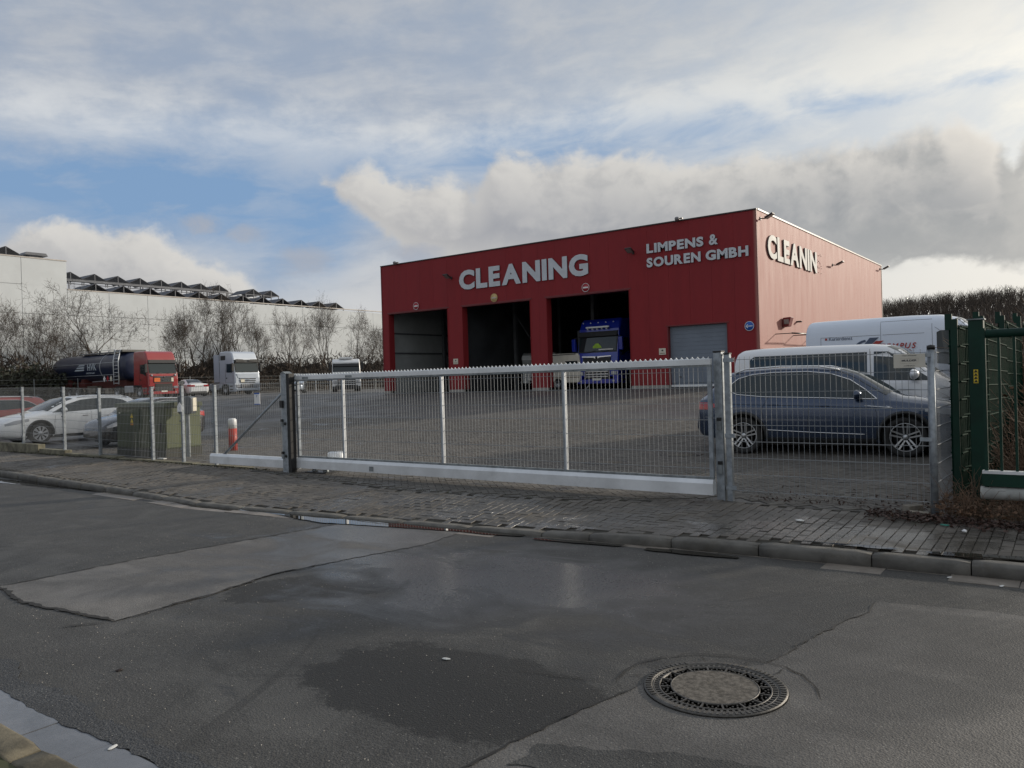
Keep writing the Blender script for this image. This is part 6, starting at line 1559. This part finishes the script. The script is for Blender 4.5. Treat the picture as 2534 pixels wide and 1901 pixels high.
        if style=='man':
            boxp(root,'hazard_plate',mat('orange hazard plate',(.62,.13,.015),.5,obj=True),f+.035,f+.045,-.80,-.32,1.25,1.55); MB().box(f+.0455,f+.047,-.79,-.33,1.395,1.405).obj('plate_line',BLK,root)
            joined_text('MAN',.17,.01,CHROME,root,(f+.033,-.22,1.30),(0,1,0),(0,0,1),bold=.03,squeeze=1.15); boxp(root,'grey_plate',CREAM,f+.035,f+.04,.62,.80,1.26,1.56)
            for sg in (1,-1): MB().lathe([(0,0),(.09,0),(.08,.03),(0,.035)],(f-.01,sg*.98,1.76),0,14).obj('round_lamp',LAMP,root)
        else:
            boxp(root,'light_bar',mat('lit white bar',(.7,.72,.7),.4,obj=True),-.16,-.08,-.68,.68,wz1+.38,wz1+.46)
            for i in range(5): MB().lathe([(0,.03),(.035,.02),(.035,-.02)],(-.22,-.9+i*.45,wz1+.66),0,8).obj('marker_lamp',MATS['lit white bar'],root); boxp(root,'driving_lamp',LAMP,-.15,-.09,-.62+i*.28,-.54+i*.28,wz1+.30,wz1+.365)
            for i in range(4): MB().lathe([(0,.03),(.045,.02),(.045,-.02)],(f+.05,-.6+i*.4,1.36),0,10).obj('spot_lamp',LAMP,root)
            MB().prism([(-.3,2.02),(-.1,2.02),(.05,2.02),(.3,2.0),(.22,2.2),(.06,2.36),(-.12,2.34),(-.26,2.2)],0,sx(2.15)+.024,sx(2.15)+.03).obj('yellow_vest',mat('hi vis cloth',(.30,.48,.05),.8,obj=True),root)
            boxp(root,'dashboard_trinket',PLATE,wx0+.012,wx0+.03,.1,.95,2.0,2.06)
    elif style=='merc':
        MB().prism([(-1.0,1.44),(1.0,1.44),(1.05,1.80),(-1.05,1.80)],0,f,f+.03).obj('front_flap',pm,root,bevel=.01)
        for i,(w,z) in enumerate(((.80,1.36),(.78,1.20),(.72,1.05))): boxp(root,'grille_slot',PLAST,f+.01,f+.035,-w,w,z-.045,z+.02); boxp(root,'grille_slat',pm,f+.02,f+.065,-w-.03,w+.03,z+.021,z+.075,.01)
        boxp(root,'lower_grille',PLAST,f+.01,f+.03,-.62,.62,.52,.90)
        for z in (.60,.72,.83): boxp(root,'grille_slat',HUB,f+.03,f+.055,-.62,.62,z,z+.03)
        for i in range(6): boxp(root,'grille_post',HUB,f+.031,f+.05,-.6+i*.22,-.56+i*.22,.52,.90)
        MB().lathe([(.135,0),(.15,.02),(.165,0)],(f+.05,0,1.20),0,20).obj('emblem_ring',CHROME,root); MB().lathe([(0,0),(.135,0)],(f+.045,0,1.20),0,20).obj('emblem_back',PLAST,root)
        mb=MB()
        for a in (90,210,330): a=R(a); mb.tube([(f+.05,0,1.20),(f+.05,.13*math.cos(a),1.20+.13*math.sin(a))],[.022,.006],4)
        mb.obj('emblem_star',CHROME,root)
        boxp(root,'grey_plate',CREAM,f+.066,f+.075,-.72,-.36,1.06,1.30)
        MB().prism([(-1.15,.34),(1.15,.34),(1.18,.55),(-1.18,.55)],0,f-.02,f+.05).obj('bumper',pm,root,bevel=.02)
        for sg in (1,-1): boxp(root,'headlight',LAMP,f+.0,f+.05,min(sg*.80,sg*1.12),max(sg*.80,sg*1.12),.60,.86,.03); MB().prism([(sg*.15,wz1+.06),(sg*1.05,wz1-.02),(sg*1.08,wz1+.24),(sg*.35,wz1+.22)],0,sx(wz1)+.16,sx(wz1)+.19).obj('visor_glass',PLAST,root)
        boxp(root,'roof_window',PLAST,-2.0,-1.35,-W-.006,-W+.1,2.98,3.36,.03)
        for y in (-.9,-.3,.9): MB().lathe([(0,.05),(.05,.03),(.05,-.02)],(-.7,y,H+.03),2,8).obj('marker_lamp',LAMP,root)
    else: # low white cab
        boxp(root,'grille_panel',PLAST,f,f+.02,-.78,.78,.60,1.50,.01)
        for i in range(5): boxp(root,'grille_slat',pm,f+.02,f+.06,-.74,.74,.64+i*.17,.70+i*.17,.01)
        for sg in (1,-1): boxp(root,'headlight',LAMP,f-.02,f+.04,min(sg*.85,sg*1.13),max(sg*.85,sg*1.13),.80,1.05,.03)
        boxp(root,'bumper',PLAST,f-.02,f+.05,-1.2,1.2,.28,.55,.02); boxp(root,'hazard_plate',MATS.get('orange hazard plate') or mat('orange hazard plate',(.62,.13,.015),.5,obj=True),f+.062,f+.075,-.72,-.30,1.10,1.42)
        boxp(root,'roof_hatch',pm,-1.3,-.5,-.6,.6,H-.02,H+.14,.04)
    return root
PMR=paint('truck red',(.27,.014,.016),.35); PMB=paint('truck blue',(.006,.022,.30),.3); PSI=paint('truck silver',(.46,.51,.58),.35,1.,.3); PWT=paint('truck white',(.72,.73,.74),.4)
tr=truck('tanker_truck',(-59.1,33.80,.97),0,'red cab pulling a long dark blue tank trailer lettered HVK',PMR,3.70,'man',defl=False)
NAVY=paint('tank navy',(.008,.014,.042),.42,.25)
def tank():
    root=empty('tank_trailer',(-63.2,33.80,.97),0,'long dark navy tank trailer lettered HVK behind the red cab','tank trailer')
    L=12.9; cz=2.62; ry,rz_=1.24,1.20; P=[]
    for x,k in ((0,.02),(-.02,.55),(-.12,.86),(-.3,.97),(-.5,1.),(-5.,1.),(-L+1.9,1.),(-L+1.0,.97),(-L+.4,.86),(-L+.1,.70),(-L,.50),(-L-.01,.02)):
        P.append([(x,ry*k*math.copysign(abs(math.cos(a))**.9,math.cos(a)),cz+rz_*k*math.sin(a)) for a in np.linspace(0,2*pi,30,endpoint=False)])
    MB().grid(P,cu=True).obj('tank',NAVY,root)
    yy=lambda z:-(ry*math.cos(math.asin(max(-1,min(1,(z-cz)/rz_))))+.014)
    TRIM=mat('pale tank trim',(.33,.35,.38),.4,.3,obj=True)
    for z,a,b in ((2.98,-.6,-L+.3),(1.98,-1.2,-L+.35)): MB().tube([(a,yy(z),z),(b,yy(z),z)],.025,5).obj('tank_line',TRIM,root)
    MB().tube([(-1.1,-1.12,1.52),(-5.,-1.12,1.44)],.035,5).obj('side_guard',TRIM,root)
    MB().tube([(-3.45,-ry*1.015*math.cos(a),cz+rz_*1.015*math.sin(a)) for a in np.linspace(R(-40),R(75),16)],.035,6).obj('tank_band',TRIM,root)
    MB().box(-1.6,-.2,-1.0,1.0,3.80,3.98).obj('walkway_box',mat('grey walkway',(.12,.12,.11),.6,obj=True),root,bevel=.02); MB().box(-8.2,-1.7,-.7,-.05,3.85,3.90).obj('walkway',TRIM,root)
    MB().tube([(-1.7,-.72,4.05),(-8.,-.72,4.05)],.02,5).obj('hand_rail',TRIM,root)
    for x in np.arange(-8,-1.6,1.25): MB().tube([(x,-.72,3.86),(x,-.72,4.05)],.016,5).obj('rail_post',TRIM,root)
    lad=MATS['white enamel']
    for x in (-.35,-1.15): MB().tube([(x,-1.28,1.15),(x,-1.28,3.1),(x+.06*0-.15,-.98,4.05)],.035,6).obj('ladder_rail',ALU,root)
    for i in range(10):
        z=1.25+i*.29; k=max(0,(z-3.1)/.95); MB().tube([(-.35-.15*k,-1.28+.3*k,z),(-1.15-.15*k,-1.28+.3*k,z)],.022,5).obj('ladder_rung',ALU,root)
    for x in (-7.6,-8.95,-10.3):
        for sg in (1,-1): wheel(root,x,sg*1.05,.50,.50,sg,'truck',.4)
    MB().box(-11.6,-.6,-.5,.5,.9,1.5).obj('chassis',mat('chassis red',(.08,.015,.012),.6,obj=True),root)
    for x in (-6.9,-9.6): MB().prism([(x-.4,1.1),(x+.5,1.1),(x+.2,1.7),(x-.1,1.7)],1,-1.1,-.5).obj('saddle',MATS['chassis red'],root)
    MB().box(-5.9,-4.3,-1.18,-.7,.55,1.1).obj('side_locker',mat('locker grey',(.10,.09,.075),.6,obj=True),root,bevel=.02)
    LT=mat('pale tank lettering',(.40,.45,.50),.5,obj=True)
    joined_text('HVK',.56,.01,LT,root,(-5.55,yy(2.7)-.01,2.42),(1,0,0),(0,0,1),bold=.02,squeeze=.95,name='lettering'); joined_text('SPEDITION GmbH',.13,.008,LT,root,(-5.9,yy(2.2)-.03,2.14),(1,0,0),(0,0,1),squeeze=1.1,name='lettering')
    for i,(a,b) in enumerate(((-7.2,-6.1),(-7.55,-6.15),(-7.9,-6.2))): 
        z=2.82-i*.20; MB().prism([(a,z),(b,z),(b+.04,z+.12),(a+.22,z+.12)],1,yy(2.7)-.02,yy(2.7)-.002).obj('logo_bar',LT,root)
    for x,m in ((-2.95,WHT),(-2.40,SRED),(-1.85,CREAM)): MB().prism([(x-.2,1.66),(x,1.92),(x+.2,1.66),(x,1.40)],1,-1.16,-1.14).obj('hazard_diamond',m,root)
tank()
truck('silver_truck',(-58.2,40.85,.97),0,'silver truck cab with round star emblem standing right of the red cab',PSI,3.72,'merc')
truck('white_truck',(-53.1,47.4,.88),R(-41),'white low roofed truck cab with orange plate, farthest back, facing the gate',PWT,2.98,'low',defl=False)
truck('blue_truck',(-20.62,35.45,.955),R(-90),'bright blue truck cab coming out of the third gate of the red hall',PMB,3.68,'dafb')
# caravans in the hall
def caravans():
    CW=mat('caravan cream',(.62,.58,.50),.5,var=.08,obj=True); CG=mat('motorhome white',(.66,.68,.69),.45,var=.06,obj=True)
    e=empty('caravan',(-22.95,35.35,.955),0,'cream caravan beside the blue truck inside the third gate','caravan')
    MB().prism([(-1.3,.35),(1.25,.35),(1.32,.5),(1.36,1.2),(1.30,1.75),(1.18,1.90),(-1.3,1.93)],1,-.02,2.0).obj('body',CW,e,bevel=.05)
    MB().box(.45,1.2,-.035,-.021,1.05,1.50).obj('window',GLASS,e); MB().tube([(-1.2,-.04,1.84),(1.1,-.04,1.86)],.02,5).obj('awning_rail',PLAST,e); MB().box(-1.25,1.3,-.03,-.021,.62,.66).obj('side_band',mat('brown band',(.16,.12,.08),.6,obj=True),e)
    MB().box(.35,1.1,-.03,-.021,.75,.98).obj('locker_door',CW,e,bevel=.01)
    wheel(e,-.05,.05,.30,.30,-1,'truck',.18); MB().tube([(1.3,1.,.38),(2.2,1.,.30)],.04,5).obj('drawbar',PLAST,e); MB().tube([(1.5,.3,.0),(1.7,.5,.35)],.025,5).obj('corner_steady',ALU,e)
    e=empty('motorhome',(-27.0,39.3,.955),R(-62),'white motorhome facing out of the middle gate of the red hall','motorhome')
    MB().prism([(-5.4,.45),(-.95,.45),(-.95,1.32),(-.55,1.62),(-.35,1.80),(-.45,2.05),(-1.2,2.22),(-5.4,2.25)],1,-1.02,1.02).obj('living_body',CG,e,bevel=.05)
    MB().prism([(-1.3,.35),(.05,.35),(.08,.78),(.0,.98),(-.45,1.12),(-.98,1.62),(-1.3,1.62)],1,-.93,.93).obj('cab',CG,e,bevel=.05)
    P=[[(-.43,-.80,1.14),(-.43,.80,1.14)],[(-.90,-.74,1.585),(-.90,.74,1.585)]]
    MB().add([(-.415,-.8,1.13),(-.415,.8,1.13),(-.90,.74,1.60),(-.90,-.74,1.60)],[(0,1,2,3)]).obj('windscreen',GLASS,e)
    MB().box(.06,.10,-.45,.45,.66,.78).obj('grille',PLAST,e); MB().box(.06,.11,-.6,.6,.42,.52).obj('lower_grille',PLAST,e)
    for sg in (1,-1): MB().box(.0,.085,min(sg*.5,sg*.82),max(sg*.5,sg*.82),.68,.84).obj('headlight',LAMP,e,bevel=.02); wheel(e,-.75,sg*.85,.33,.33,sg,'truck',.22)
    MB().box(-.36,-.33,-.3,.3,1.82,1.9).obj('badge',PLAST,e); MB().box(-.9,-.6,.931,.94,.95,1.35).obj('side_window',GLASS,e)
caravans()
